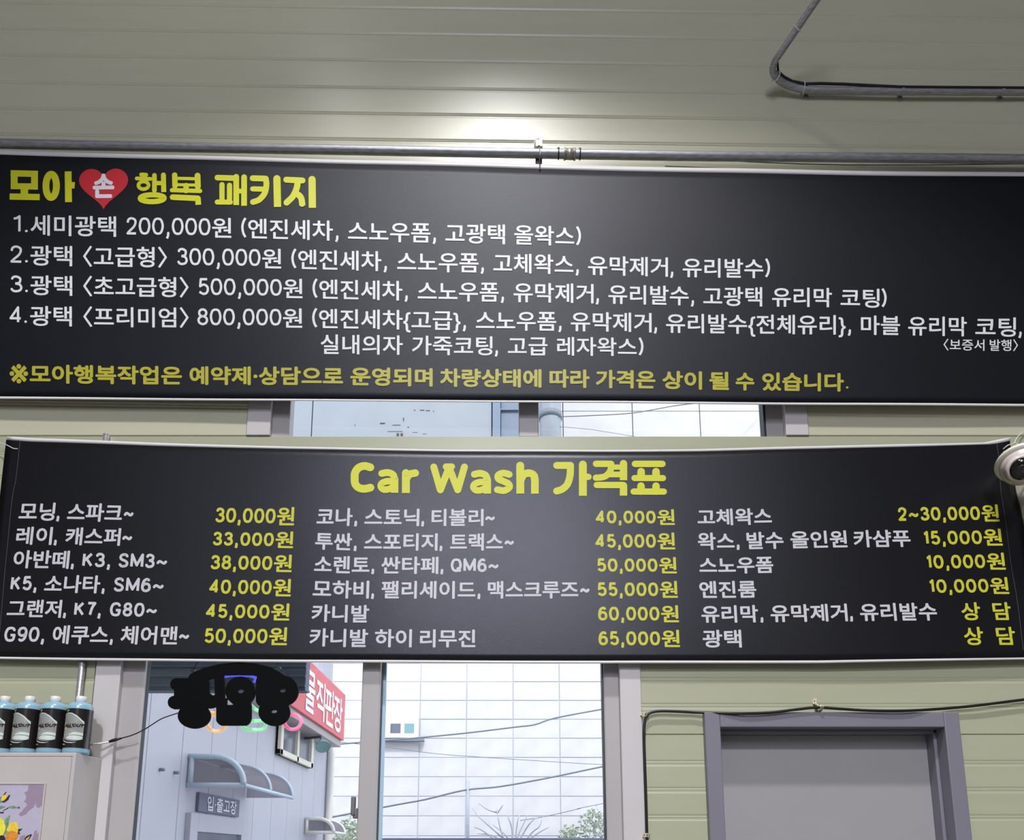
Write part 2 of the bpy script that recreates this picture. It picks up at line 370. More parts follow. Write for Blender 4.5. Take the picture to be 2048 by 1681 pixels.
def lettering(B, parts, m, parent=None, off=0.0014, name='lettering', project=None):
    vs = []; fs = []; n = 0
    for k, (Q, F) in enumerate(parts):
        o = off + (k % 9) * 0.00003
        V = B.pt(Q, o) if project is None else project(Q, o)
        vs.append(V); fs += [tuple(i + n for i in f) for f in F]; n += len(V)
    if project is None:                       # a hair of thickness behind the print keeps it solid
        pass
    o = mesh(name, np.vstack(vs), fs, m, parent or B.root)
    return o
def C(*p): return [(p, 'c')]
O8 = ((.5, 0), (.17, .1), (0, .5), (.17, .9), (.5, 1), (.83, .9), (1, .5), (.83, .1), (.5, 0))
six = ((.9, .1), (.55, 0), (.15, .18), (0, .6), (.12, .9), (.5, 1), (.9, .9), (1, .69), (.87, .47), (.5, .39), (.15, .48), (.01, .64))
LAT = {  # glyph: (width, strokes) in a box of height 1
 '0': (.63, C(*O8)), '1': (.36, [(((.0, .16), (.45, .13), (.9, .0), (.9, 1)), 'se')]), '2': (.58, C((.04, .28), (.15, .08), (.5, 0), (.88, .1), (.95, .3), (.75, .56), (.3, .82), (.03, .99)) + [(((.03, 1), (1, 1)), 'e')]),
 '3': (.58, C((.06, .17), (.2, .04), (.5, 0), (.85, .1), (.9, .27), (.78, .42), (.4, .47)) + C((.4, .47), (.84, .54), (1, .75), (.86, .93), (.5, 1), (.18, .96), (.0, .82))),
 '4': (.62, [(((.74, 1), (.74, 0), (0, .74), (1, .74)), 'se')]), '5': (.58, [(((.92, 0), (.17, 0), (.09, .48)), 's')] + C((.09, .48), (.5, .37), (.88, .47), (1, .68), (.86, .92), (.48, 1), (.0, .86))),
 '6': (.58, C(*six)), '9': (.58, C(*[(1 - a, 1 - b) for a, b in six])), '7': (.56, [(((0, 0), (1, 0)), 's')] + C((1, 0), (.62, .42), (.4, 1))),
 '8': (.58, C(*[(.5 + .42 * math.sin(t), .235 - .235 * math.cos(t)) for t in [k * math.pi / 6 for k in range(13)]]) + C(*[(.5 + .5 * math.sin(t), .735 - .265 * math.cos(t)) for t in [k * math.pi / 6 for k in range(13)]])),
 'K': (.60, [(((0, 0), (0, 1)), 'se'), (((.93, 0), (.02, .60)), 'se'), (((.33, .41), (1, 1)), 'se')]),
 'S': (.62, C((.93, .17), (.78, .04), (.5, 0), (.17, .07), (.05, .25), (.22, .42), (.72, .55), (.96, .72), (.85, .93), (.5, 1), (.2, .96), (.0, .82))),
 'M': (.78, [(((0, 1), (0, 0), (.5, .88), (1, 0), (1, 1)), 'se')]), 'G': (.68, C((.95, .2), (.8, .05), (.52, 0), (.17, .1), (0, .5), (.17, .9), (.55, 1), (.88, .92), (.97, .6)) + [(((.98, .57), (.55, .57)), 'e')]),
 'Q': (.70, C(*O8) + [(((.6, .72), (1, 1.06)), 'se')]), ',': (.22, [(((.75, .95), (.75, 1.04)), ''), (((.75, 1.02), (.6, 1.16), (.0, 1.31)), 'e')]), '.': (.16, [(((.2, .965), (.8, .965)), '')]),
 '(': (.3, C((1, -.13), (.3, .15), (.0, .5), (.3, .88), (1, 1.15))), ')': (.3, C((0, -.13), (.7, .15), (1, .5), (.7, .88), (0, 1.15))),
 '~': (.66, C((0, .68), (.12, .56), (.28, .52), (.5, .60), (.72, .68), (.88, .64), (1, .52)))}
def place_word(parts, s, x0, x1, top, bot, rad, lean, sw, dt, db, sp=.075, n=6):
    """font outlines for Hangul and brackets, drawn strokes for digits and Latin"""
    x = 0.0; items = []; H = bot((x0 + x1) / 2) - top((x0 + x1) / 2); em = H / (HT - HB); dh = (db - dt) * H
    i = 0
    while i < len(s):
        if s[i] in LAT:
            wg, st = LAT[s[i]]; wg = wg * dh; gap = sp * dh
            if s[i] in ',.': x += gap * .2
            for pts, fl in st: items.append(('S', [(x + sw / 2 + a * max(wg - sw, .5), dt + (sw / 2 / H) + b * (db - dt - sw / H)) for a, b in pts], fl))
            x += wg + gap * (1.3 if s[i] in ',.' else 1); i += 1
        else:
            j = i
            while j < len(s) and s[j] not in LAT: j += 1
            V, F = glyph(s[i:j]); x_ = V[:, 0] * em - V[:, 0].min() * em
            items.append(('F', np.stack([x + rad + x_, (HT - V[:, 1]) / (HT - HB)], 1), F)); x += x_.max() + 2 * rad + .07 * em; i = j
    lo = 1e9; hi = -1e9
    for it in items:
        X = [p[0] for p in it[1]]; e = sw / 2 if it[0] == 'S' else rad; lo = min(lo, min(X) - e); hi = max(hi, max(X) + e)
    k = (x1 - x0) / (hi - lo)
    def T2(a, v):
        X = x0 + (a - lo) * k; t, b = top(X) + rad, bot(X) - rad; y = t + (b - t) * v
        if lean: X += (X - PX0) / 8100 * (y - (t + b) / 2)
        return (X, y)
    offs = [(0, 0)] + [(math.cos(2 * math.pi * q / n), math.sin(2 * math.pi * q / n)) for q in range(n)] if rad > 0.05 else [(0, 0)]
    for it in items:
        if it[0] == 'F':
            Q = np.array([T2(a, v) for a, v in it[1]])
            for ox, oy in offs: parts.append((Q + np.array([ox, oy]) * rad, it[2]))
        else:
            pts = it[1]
            if 'c' in it[2]: pts = [(p.x, p.y) for p in catmull([Vector((a, b * 40, 0)) for a, b in pts], 4)]; pts = [(a, b / 40) for a, b in pts]
            parts.extend(strokes([([T2(a, b) for a, b in pts], sw, it[2].replace('c', '') + ('se' if 'c' in it[2] else ''))], lambda a, b: (a, b), 1))
def words(B, items, top, bot, m, rad, name='lettering', label=None, lean=True):
    for s, x0, x1 in items:
        parts = []
        if s == '※': h_ = (bot(x0) - top(x0)) / .592; place(parts, s, x0, x1, lambda x: top(x) - .248 * h_, lambda x: bot(x) + .16 * h_, .9, lean)
        elif B is B1: place_word(parts, s, x0, x1, top, bot, rad, lean, 4.6, .015, .885)
        else: place_word(parts, s, x0, x1, top, bot, rad, lean, 5.2, .07, .9)
        o = lettering(B, parts, m, name=name)
        if label: o['label'] = label
def disc(cx, cy, r, n=14):
    return (np.array([(cx + r * math.cos(2 * math.pi * k / n), cy + r * math.sin(2 * math.pi * k / n)) for k in range(n)]), [tuple(range(n))])
def strokes(L_, tf, sc):
    """list of (points, width, flags): round capsule strokes; 'c' = curve, 'e' = flat end, 's' = flat start, 'o' = closed"""
    parts = []
    for pts, wd, fl in L_:
        if 'c' in fl:
            pts = [(p.x, p.y) for p in catmull([Vector((a, b, 0)) for a, b in pts], 5)]
        if 'o' in fl:
            cx, cy, rx, ry = pts
            pts = [(cx + rx * math.cos(2 * math.pi * k / 28), cy + ry * math.sin(2 * math.pi * k / 28)) for k in range(29)]
        pts = [tf(a, b) for a, b in pts]; r = wd * sc / 2
        for i in range(len(pts) - 1):
            a = np.array(pts[i]); b = np.array(pts[i + 1]); d = b - a; l = np.hypot(*d)
            if l < 1e-6: continue
            nn = np.array([-d[1], d[0]]) / l * r
            parts.append((np.array([a + nn, b + nn, b - nn, a - nn]), [(0, 1, 2, 3)]))
        for i, p in enumerate(pts):
            if i == 0 and 's' in fl or i == len(pts) - 1 and 'e' in fl: continue
            parts.append(disc(p[0], p[1], r))
    return parts

# ---- upper banner
top1 = interp([(-120, 305), (0, 308), (300, 319), (700, 330), (1024, 338), (1380, 344), (2048, 352), (2170, 353)])
top1w = interp([(-120, 297), (0, 299), (300, 311), (700, 322), (1024, 328.5), (1380, 335), (2048, 344), (2170, 345)])
bot1 = interp([(-120, 791), (0, 793), (700, 801), (1380, 805), (2048, 807.5), (2170, 808)])
bot1w = interp([(-120, 796), (0, 797.5), (700, 804.5), (1380, 809), (2048, 812), (2170, 812)])
b1 = empty('banner', 'wide black vinyl price banner with red heart, hanging under the long metal pipe', 'banner')
B1 = Banner(D1, fold1, b1)
cl = lambda c: (lambda v: c)
grid_sheet('banner_sheet', B1, 150, 30, top1, bot1, cl(-110), cl(2160), M['vinyl'], 0, b1)
grid_sheet('hem', B1, 150, 1, top1w, lambda x: top1(x) + .4, cl(-110), cl(2160), M['hem'], 0.0008, b1)
grid_sheet('hem', B1, 150, 1, lambda x: bot1(x) - .4, bot1w, cl(-110), cl(2160), M['hem'], 0.0008, b1)
def line(x0, y0, x1, y1): return lambda x: y0 + (y1 - y0) * (x - x0) / (x1 - x0)
words(B1, [('1.', 24.6, 57.4), ('세미광택', 61.5, 233), ('200,000원', 253.6, 464), ('(엔진세차,', 483.6, 677.5), ('스노우폼,', 696.4, 872), ('고광택', 891, 1010), ('올왁스)', 1028.6, 1162)],
      line(150, 432.4, 1100, 452.9), line(150, 473.6, 1100, 492.2), M['white'], 0.65, lean=False)
words(B1, [('2.', 21, 57), ('광택', 61.5, 145), ('〈고급형〉', 166.5, 335), ('300,000원', 354.8, 563.3), ('(엔진세차,', 583.4, 774), ('스노우폼,', 794.5, 967.8), ('고체왁스,', 986.6, 1157.5), ('유막제거,', 1176, 1347), ('유리발수)', 1365.8, 1540.5)],
      line(100, 492.2, 1450, 516), line(100, 533, 1450, 555), M['white'], 0.65, lean=False)
words(B1, [('3.', 20.5, 57), ('광택', 61.5, 145), ('〈초고급형〉', 166.5, 378), ('500,000원', 397, 605.7), ('(엔진세차,', 625.5, 815.7), ('스노우폼,', 835.5, 1008), ('유막제거,', 1027, 1197.8), ('유리발수,', 1216.6, 1388.3), ('고광택', 1406.8, 1524.7), ('유리막', 1544.5, 1664), ('코팅)', 1681, 1773.5)],
      line(100, 552, 1621, 575.4), line(100, 592, 1621, 614.5), M['white'], 0.65, lean=False)
words(B1, [('4.', 18.8, 54.7), ('광택', 60.5, 144), ('〈프리미엄〉', 166.5, 377.7), ('800,000원', 394.8, 605), ('(엔진세차{고급},', 624.8, 932), ('스노우폼,', 951.7, 1123), ('유막제거,', 1141.4, 1314), ('유리발수{전체유리},', 1332, 1701.8), ('마블', 1721.6, 1800), ('유리막', 1816.3, 1934), ('코팅,', 1951, 2044)],
      line(100, 613, 1860, 632.8), line(100, 653, 1860, 672), M['white'], 0.65, lean=False)
words(B1, [('실내의자', 641.9, 805.8), ('가죽코팅,', 824, 996), ('고급', 1015.6, 1095), ('레자왁스)', 1114, 1286.7)],
      line(660, 670.5, 1200, 676.2), line(660, 710.4, 1200, 714), M['white'], 0.6, lean=False)
words(B1, [('〈보증서', 1887, 1969.4), ('발행〉', 1980, 2036.7)], line(1887, 678, 2040, 679), line(1887, 701, 2040, 702), M['white'], 0.25, lean=False)
words(B1, [('※', 18.8, 56), ('모아행복작업은', 59, 364), ('예약제·상담으로', 378.7, 687), ('운영되며', 701, 865.6), ('차량상태에', 880, 1083), ('따라', 1098.7, 1179), ('가격은', 1191, 1310.6), ('상이', 1324, 1404), ('될', 1418, 1458), ('수', 1471, 1508.7), ('있습니다.', 1524, 1697)],
      line(100, 729.5, 1650, 746.3), line(100, 767.4, 1650, 783.5), M['yellow_mid'], 1.4, label='mustard yellow bold lettering', lean=False)
tf1 = lambda a, b: (a * 0.3418, 270 + b * 0.3418)
T1 = [  # 모
 ([(62, 224), (222, 228)], 37, 'se'), ([(64, 300), (221, 303)], 36, 'se'), ([(83, 208), (83, 318)], 40, 'se'), ([(202, 210), (202, 320)], 40, 'se'), ([(143, 300), (143, 362)], 44, 'se'), ([(57, 362), (233, 365)], 37, 'se'),
 ((300, 299, 31, 69), 40, 'o'), ([(399, 214), (402, 395)], 40, 'se'), ([(400, 294), (438, 297)], 38, 'se'),
 # 행
 ([(830, 238), (858, 240)], 24, ''), ([(803, 260), (884, 264)], 22, ''), ((843, 301, 30, 22), 21, 'o'), ([(907, 243), (907, 332)], 27, ''), ([(907, 288), (958, 290)], 25, ''), ([(960, 242), (962, 342)], 29, 'e'), ((894, 377, 70, 20), 31, 'o'),
 # 복
 ([(1026, 243), (1028, 306)], 32, ''), ([(1160, 247), (1162, 312)], 34, ''), ([(1026, 262), (1160, 266)], 19, ''), ([(1028, 299), (1160, 303)], 18, ''), ([(1093, 305), (1093, 335)], 32, ''), ([(1010, 331), (1175, 337)], 25, ''), ([(1014, 372), (1162, 380), (1165, 418)], 33, 'e'),
 # 패
 ([(1276, 259), (1372, 262)], 33, ''), ([(1303, 300), (1303, 392)], 30, ''), ([(1347, 304), (1347, 394)], 30, ''), ([(1275, 402), (1352, 403)], 29, ''), ([(1386, 254), (1386, 420)], 33, 'e'), ([(1432, 256), (1432, 424)], 33, 'e'), ([(1386, 338), (1432, 338)], 28, ''),
 # 키
 ([(1482, 262), (1556, 264)], 34, ''), ([(1558, 264), (1562, 300), (1552, 350), (1520, 388), (1484, 402)], 34, 'c'), ([(1482, 325), (1554, 326)], 30, ''), ([(1623, 264), (1627, 430)], 42, 'e'),
 # 지
 ([(1678, 270), (1772, 274)], 35, ''), ([(1745, 276), (1738, 320), (1716, 368), (1680, 404)], 36, 'c'), ([(1728, 345), (1762, 372), (1772, 420)], 36, 'ce'), ([(1828, 268), (1830, 434)], 42, 'e')]
for a_, b_ in ((0, 9), (9, 23), (23, 99)): lettering(B1, strokes(T1[a_:b_], tf1, 0.3418), M['yellow'])['label'] = 'bright yellow heading'
hp = []
for k in range(60):
    t = 2 * math.pi * k / 60; hx = 16 * math.sin(t) ** 3; hy = 13 * math.cos(t) - 5 * math.cos(2 * t) - 2 * math.cos(3 * t) - math.cos(4 * t)
    hp.append((207.7 + hx / 16 * 49.4, 372.5 - hy * 2.86))
hrt = lettering(B1, [(np.array(hp), [tuple(range(60))])], M['red'], off=0.0010, name='heart'); hrt['label'] = 'red heart'
pp = []; place(pp, '손', 186, 229.5, cl(347.5), cl(398.5), 2.0, False, 8)
lettering(B1, pp, M['white'], hrt, off=0.0018)

# ---- lower banner
top2 = interp([(-60, 879), (14, 881), (60, 885), (300, 892), (580, 898), (900, 902), (1200, 904), (1400, 903), (1640, 899), (1800, 895), (1965, 890.5), (1985, 890), (2000, 887), (2018, 883), (2100, 880)])
top2w = interp([(-60, 872), (14, 874.5), (60, 878), (300, 886), (580, 893.5), (900, 898), (1200, 900), (1400, 898.5), (1640, 894), (1800, 890), (1965, 887), (1990, 882), (2018, 876.5), (2100, 873)])
bot2 = interp([(-60, 1313), (0, 1315), (180, 1317.5), (620, 1320), (1200, 1323), (1640, 1323), (2048, 1316.5), (2110, 1315)])
bot2w = interp([(-60, 1317), (0, 1319), (180, 1322), (620, 1325), (1200, 1328), (1640, 1328), (2048, 1320), (2110, 1319)])
lf = lambda v: float(np.interp(v, [0, .28, 1], [14, 0, -38])); rg = lambda v: float(np.interp(v, [0, .22, .38, 1], [2018, 2030, 2047, 2084]))
b2 = empty('banner', 'wide black car wash price list banner with three price columns, above the lower window', 'banner')
B2 = Banner(D2, fold2, b2)
grid_sheet('banner_sheet', B2, 150, 30, top2, bot2, lf, rg, M['vinyl_low'], 0, b2)
grid_sheet('hem', B2, 150, 1, top2w, lambda x: top2(x) + .4, cl(16), cl(2019), M['hem'], 0.0008, b2)
grid_sheet('hem', B2, 150, 1, lambda x: bot2(x) - .4, bot2w, cl(-38), cl(2083), M['hem'], 0.0008, b2)
for pts in ([(42, 884), (38, 925), (33, 965), (26, 1000), (14, 1110), (9, 1160), (0, 1262), (-5, 1315)], [(1992, 891), (1996, 920), (2001, 985), (2010, 1040), (2022, 1130), (2034, 1200), (2046, 1300)]):
    lettering(B2, strokes([(pts, 1.3, 'c')], lambda a, b: (a, b), 1), M['stitch'], off=0.001, name='stitched_seam')
CX = [60, 570, 700, 1330, 1450, 1980]
TT = [[1006.5, 1014.7, 1016.8, 1019, 1018, 1010], [1055, 1063.3, 1067, 1065.7, 1065.7, 1058], [1101.6, 1109.7, 1113, 1115, 1115, 1106], [1150, 1158, 1162, 1163, 1163, 1155], [1200, 1207, 1210.5, 1211.6, 1212, 1205], [1251, 1254.6, 1258.4, 1261, 1261, 1254.5]]
BB = [[1043, 1052.5, 1053, 1051.5, 1051.5, 1045], [1091, 1097.5, 1102.5, 1100.7, 1100.7, 1093], [1138, 1145.5, 1148.5, 1149, 1149, 1141], [1186, 1194, 1198, 1198, 1198, 1189.7], [1236, 1242, 1246, 1247, 1247, 1241.7], [1289, 1291.4, 1295, 1296.5, 1297, 1291.5]]
WH = [[('모닝,', 40, 122), ('스파크~', 137, 268.8), ('코나,', 633.6, 714.7), ('스토닉,', 729, 848.5), ('티볼리~', 863, 990), ('고체왁스', 1394.6, 1543)],
 [('레이,', 34, 116.5), ('캐스퍼~', 133, 266), ('투싼,', 630.5, 713.8), ('스포티지,', 728.3, 885), ('트랙스~', 900, 1028), ('왁스,', 1395.4, 1478.3), ('발수', 1493, 1566.4), ('올인원', 1580, 1693), ('카샴푸', 1705.7, 1820)],
 [('아반떼,', 28, 150), ('K3,', 166, 222.5), ('SM3~', 238, 335.4), ('소렌토,', 628.4, 749), ('싼타페,', 762.5, 887), ('QM6~', 901, 997.7), ('스노우폼', 1398, 1546)],
 [('K5,', 22, 75), ('소나타,', 90, 211), ('SM6~', 228, 328.4), ('모하비,', 625.4, 748.6), ('팰리세이드,', 763, 960.8), ('맥스크루즈~', 975.6, 1179.3), ('엔진룸', 1398, 1512)],
 [('그랜저,', 15, 133.8), ('K7,', 149, 203.4), ('G80~', 220, 314.8), ('카니발', 623, 738.3), ('유리막,', 1402, 1525.4), ('유막제거,', 1540, 1703.5), ('유리발수', 1718, 1872.4)],
 [('G90,', 9, 90), ('에쿠스,', 106, 227), ('체어맨~', 242, 378.4), ('카니발', 618.7, 736), ('하이', 749.5, 823.7), ('리무진', 839.7, 950.8), ('광택', 1404.4, 1482.4)]]
YE = [[('30,000원', 431, 589), ('40,000원', 1190.7, 1349.4), ('2~30,000원', 1795, 1997)], [('33,000원', 425.5, 587), ('45,000원', 1190, 1350), ('15,000원', 1845, 2003.7)],
 [('38,000원', 421, 584), ('50,000원', 1193.4, 1353), ('10,000원', 1850.7, 2010)], [('40,000원', 418, 582), ('55,000원', 1194, 1355), ('10,000원', 1856, 2017)],
 [('45,000원', 411, 579), ('60,000원', 1195.6, 1357), ('상', 1921.6, 1960), ('담', 1985, 2021.5)], [('50,000원', 408, 574), ('65,000원', 1196.4, 1359), ('상', 1926.5, 1965.7), ('담', 1991.7, 2030)]]
for i in range(6):
    t_, b_ = interp(list(zip(CX, TT[i]))), interp(list(zip(CX, BB[i])))
    words(B2, WH[i], t_, b_, M['white_low'], 0.95)
    words(B2, YE[i], t_, b_, M['yellow_price'], 0.95, label='yellow price')
tf2 = lambda a, b: (580 + a * 0.3027, 870 + b * 0.3027)
tf3 = lambda a, b: (1160 + a * 0.2737, 870 + b * 0.2737)
T2 = [([(530, 214), (490, 205), (452, 218), (430, 250), (427, 285), (431, 325), (455, 350), (492, 357), (531, 349)], 52, 'c'),
 ([(606, 254), (645, 248), (680, 262), (690, 295)], 46, 'c'), ([(690, 290), (690, 382)], 50, 'e'), ([(690, 306), (640, 306), (606, 320), (600, 342), (618, 360), (652, 358), (690, 338)], 44, 'c'),
 ([(765, 250), (765, 383)], 52, 'e'), ([(768, 290), (788, 260), (827, 250)], 50, 'c'),
 ([(949, 209), (993, 362), (1050, 212), (1108, 362), (1152, 209)], 46, ''), ([(1030, 207), (1068, 207)], 44, ''),
 ([(1218, 258), (1258, 252), (1293, 266), (1303, 298)], 46, 'c'), ([(1303, 294), (1303, 387)], 50, 'e'), ([(1303, 310), (1253, 310), (1219, 324), (1212, 346), (1230, 364), (1264, 362), (1303, 342)], 44, 'c'),
 ([(1448, 260), (1410, 251), (1376, 264), (1378, 290), (1412, 306), (1445, 324), (1448, 348), (1415, 367), (1370, 361)], 45, 'c'),
 ([(1521, 202), (1522, 388)], 52, 'e'), ([(1524, 298), (1545, 262), (1580, 252), (1610, 266), (1618, 300), (1618, 340)], 50, 'c'), ([(1618, 320), (1618, 389)], 50, 'e'),
 ([(1762, 202), (1850, 202)], 46, ''), ([(1853, 202), (1850, 270), (1832, 328), (1798, 360), (1762, 372)], 47, 'c'), ([(1935, 196), (1935, 404)], 52, 'e'), ([(1935, 278), (1972, 278)], 42, '')]
T3 = [([(117, 212), (225, 212)], 47, ''), ([(228, 212), (222, 262), (190, 300), (150, 312), (117, 314)], 47, 'c'), ([(318, 210), (318, 332)], 54, 'e'), ([(232, 236), (318, 236)], 38, ''), ([(216, 290), (318, 290)], 42, ''),
 ([(122, 367), (318, 367)], 46, ''), ([(318, 372), (318, 445)], 54, 'e'),
 ([(402, 212), (603, 212)], 47, ''), ([(447, 268), (447, 310)], 55, ''), ([(556, 268), (556, 310)], 55, ''), ([(398, 316), (607, 316)], 45, ''), ([(446, 374), (446, 412)], 55, ''), ([(556, 374), (556, 412)], 55, ''), ([(392, 415), (613, 415)], 46, '')]
for a_, b_ in ((0, 6), (6, 15), (15, 99)): lettering(B2, strokes(T2[a_:b_], tf2, 0.3027) + (strokes(T3, tf3, 0.2737) if a_ == 15 else []), M['yellow'])['label'] = 'bright yellow rounded heading'

# ------------------------------------------------------------------ conduits, ties, brackets
R1 = 0.0195
yP = -0.048
ctr = interp([(-150, 283), (0, 287.5), (300, 293.5), (700, 300.5), (1077, 307.5), (1380, 312.5), (1700, 315), (2048, 318.5), (2200, 320)])
pipe = empty('conduit', 'long horizontal galvanised pipe just above the upper banner', 'pipe')
otube('pipe', [W(x, ctr(x), yP) for x in range(-140, 2200, 60)], R1, M['steel'], pipe, 18)
bm = bmesh.new()
def ax(px): return W(px, ctr(px), yP)
tube(bm, [ax(1128), ax(1131)], R1 + .0055, 18); tube(bm, [ax(1131), ax(1147)], R1 + .003, 18); tube(bm, [ax(1147), ax(1151)], R1 + .0055, 18)
obj('coupling', bm, mat('brass_tinged_coupling', (186, 180, 170), 0.35, 0.6, noise=0.15, nscale=60), pipe, True)
def tie(px, c, r, m, Y, wd=0.0022, head=True, parent=None, group=None, lab=None):
    p = W(px, c(px), Y); q = W(px + 4, c(px + 4), Y); t = (q - p).normalized()
    s = Vector((0, 1, 0)); u = t.cross(s).normalized()
    bm = bmesh.new(); tube(bm, [p + (s * math.cos(a) + u * math.sin(a)) * (r + .0015) for a in [2 * math.pi * k / 20 for k in range(20)]], wd, 6, True)
    if head:
        h = p + Vector((0, -0.006, 1)).normalized() * (r + .008); box(bm, h.x - .005, h.x + .005, h.y - .005, h.y + .005, h.z - .006, h.z + .006, .002)
    o = obj('cable_tie', bm, m, None, True); return tag(o, lab, 'cable tie', group)
tie(1117, ctr, R1, M['black'], yP, .0028, lab='black zip tie left of the pipe coupling')
tie(1160, ctr, R1, M['black'], yP, .0028, lab='black zip tie right of the pipe coupling')
hg = empty('pipe_hanger', 'cream hanger clip holding the long pipe beside the coupling', 'bracket')
a, b = W(1071, 285.5, -.012), W(1085, 299.5, -.012)
bm = bmesh.new(); box(bm, a.x, b.x, -.03, -.004, b.z, a.z, .002); obj('hanger_plate', bm, M['cream'], hg)
otube('hook', [W(1069.5, 296, -.01), W(1069.5, 284, -.01), W(1072, 279, -.01), W(1077, 277.5, -.01), W(1081, 280, -.01), W(1081.5, 286, -.01)], .0035, M['cream'], hg, 8)
bm = bmesh.new(); a, b = W(1071, 314, -.02), W(1084, 332, -.02); box(bm, a.x, b.x, -.032, -.002, b.z, a.z, .001); obj('lower_strap', bm, M['steel_dark'], hg)
otube('wire_hook', [W(1078, 293, -.032), W(1080, 300, -.088), W(1080.5, 307, -.09), W(1079, 315, -.085), W(1079, 322, -.05), W(1079.5, 338, -.052)], .0022, M['steel'], hg, 6)
otube('screw', [W(1078, 293, -.029), W(1078, 293, -.034)], .005, M['hole'], hg, 10)
tag(otube('wire', [W(x, y, -.02) for x, y in ((1330, 316), (1420, 319), (1500, 324), (1600, 328), (1700, 330), (1850, 330), (1960, 329), (2060, 328), (2150, 327))], .0022, M['steel_dark'], None, 6), 'thin loose wire sagging under the right end of the long pipe', 'wire')
# second conduit
c2 = empty('conduit', 'thin galvanised conduit at upper right that bends away toward the room', 'pipe')
ctr2 = interp([(1560, 172), (1616, 180), (1800, 183), (2048, 184), (2200, 185)])
r2 = 0.0150
y2 = -0.03
pts = [W(x, ctr2(x), y2) for x in range(2190, 1639, -50)] + catmull([W(1616, 180.5, y2), W(1590, 175, y2 - .005), W(1566, 165.5, y2 - .02), W(1551.5, 153, y2 - .045), W(1545, 140, y2 - .07), W(1550, 122, y2 - .10)], 6)
pts += [W(1550 + (1655 - 1550) * t, 122 - 142 * t * 1.08, y2 - .10 - .22 * t) for t in (0.15, .35, .6, .85, 1.15, 1.5)]
otube('pipe', pts, r2, M['steel'], c2, 16)
for px in (1613, 1800.5, 2000.5):
    pc = W(px + 3, ctr2(px), y2); bm = bmesh.new()
    tube(bm, [pc + Vector((-.006, 0, 0)), pc + Vector((.006, 0, 0))], r2 + .0025, 18)
    e = W(px - 1, ctr2(px) + 9, -.004); f = W(px - 1, ctr2(px) + 15, -.004)
    box(bm, e.x - .0095, e.x + .0095, -.008, -.001, f.z, e.z + .015, .002)
    tube(bm, [Vector((e.x, -.001, f.z)), Vector((e.x, -.008, f.z))], .0095, 14)
    k = obj('saddle_clamp', bm, M['steel'], c2); otube('screw', [Vector((e.x, -.007, f.z + .004)), Vector((e.x, -.011, f.z + .004))], .0055, M['steel_dark'], k, 8)
tag(otube('cable', [W(x, y, -.045) for x, y in ((2180, 176.5), (2048, 176), (1900, 175), (1800, 174), (1750, 171.5), (1690, 168.5), (1640, 167))] + [W(1612, 168, -.045), W(1585, 163, -.05), W(1568, 154, -.06), W(1556, 143, -.075), W(1555, 122, -.12)] + [W(1554 + 105 * t, 122 - 152 * t, -.12 - .22 * t) for t in (.3, .8, 1.4)], .006, M['black'], None, 8),
    'black cable lying along the bent conduit at upper right', 'cable')
def ring(c, ax_, r, wd, m, lab):
    t = ax_.normalized(); s = t.cross(Vector((0, 1, .3))).normalized(); u = s.cross(t).normalized()
    bm = bmesh.new(); tube(bm, [c + (s * math.cos(a) + u * math.sin(a)) * r for a in [2 * math.pi * k / 20 for k in range(20)]], wd, 6, True)
    return tag(obj('cable_tie', bm, m, None, True), lab, 'cable tie')
ring(W(1594, 57, y2 - .10 - .093), W(1655, -30, y2 - .32) - W(1550, 122, y2 - .10), .021, .0022, M['tie'], 'white zip tie high on the slanting part of the bent conduit')
ring(W(1552, 154, y2 - .045), W(1566, 165, y2 - .02) - W(1545, 140, y2 - .07), .0215, .0022, M['tie'], 'white zip tie at the elbow of the bent conduit')
ring(W(1606, 176, y2 - .002), Vector((1, 0, 0)), .0235, .0022, M['tie'], 'white zip tie beside the first saddle clamp of the bent conduit')
# vertical conduit behind the lower banner
xc = wx(166.5, 1350)
tag(otube('conduit', [(xc, -.0135, 0.0), (xc, -.0135, SEAM - .003)], .0135, M['steel'], None, 14), 'vertical galvanised conduit passing behind the lower banner near the bottles', 'pipe')

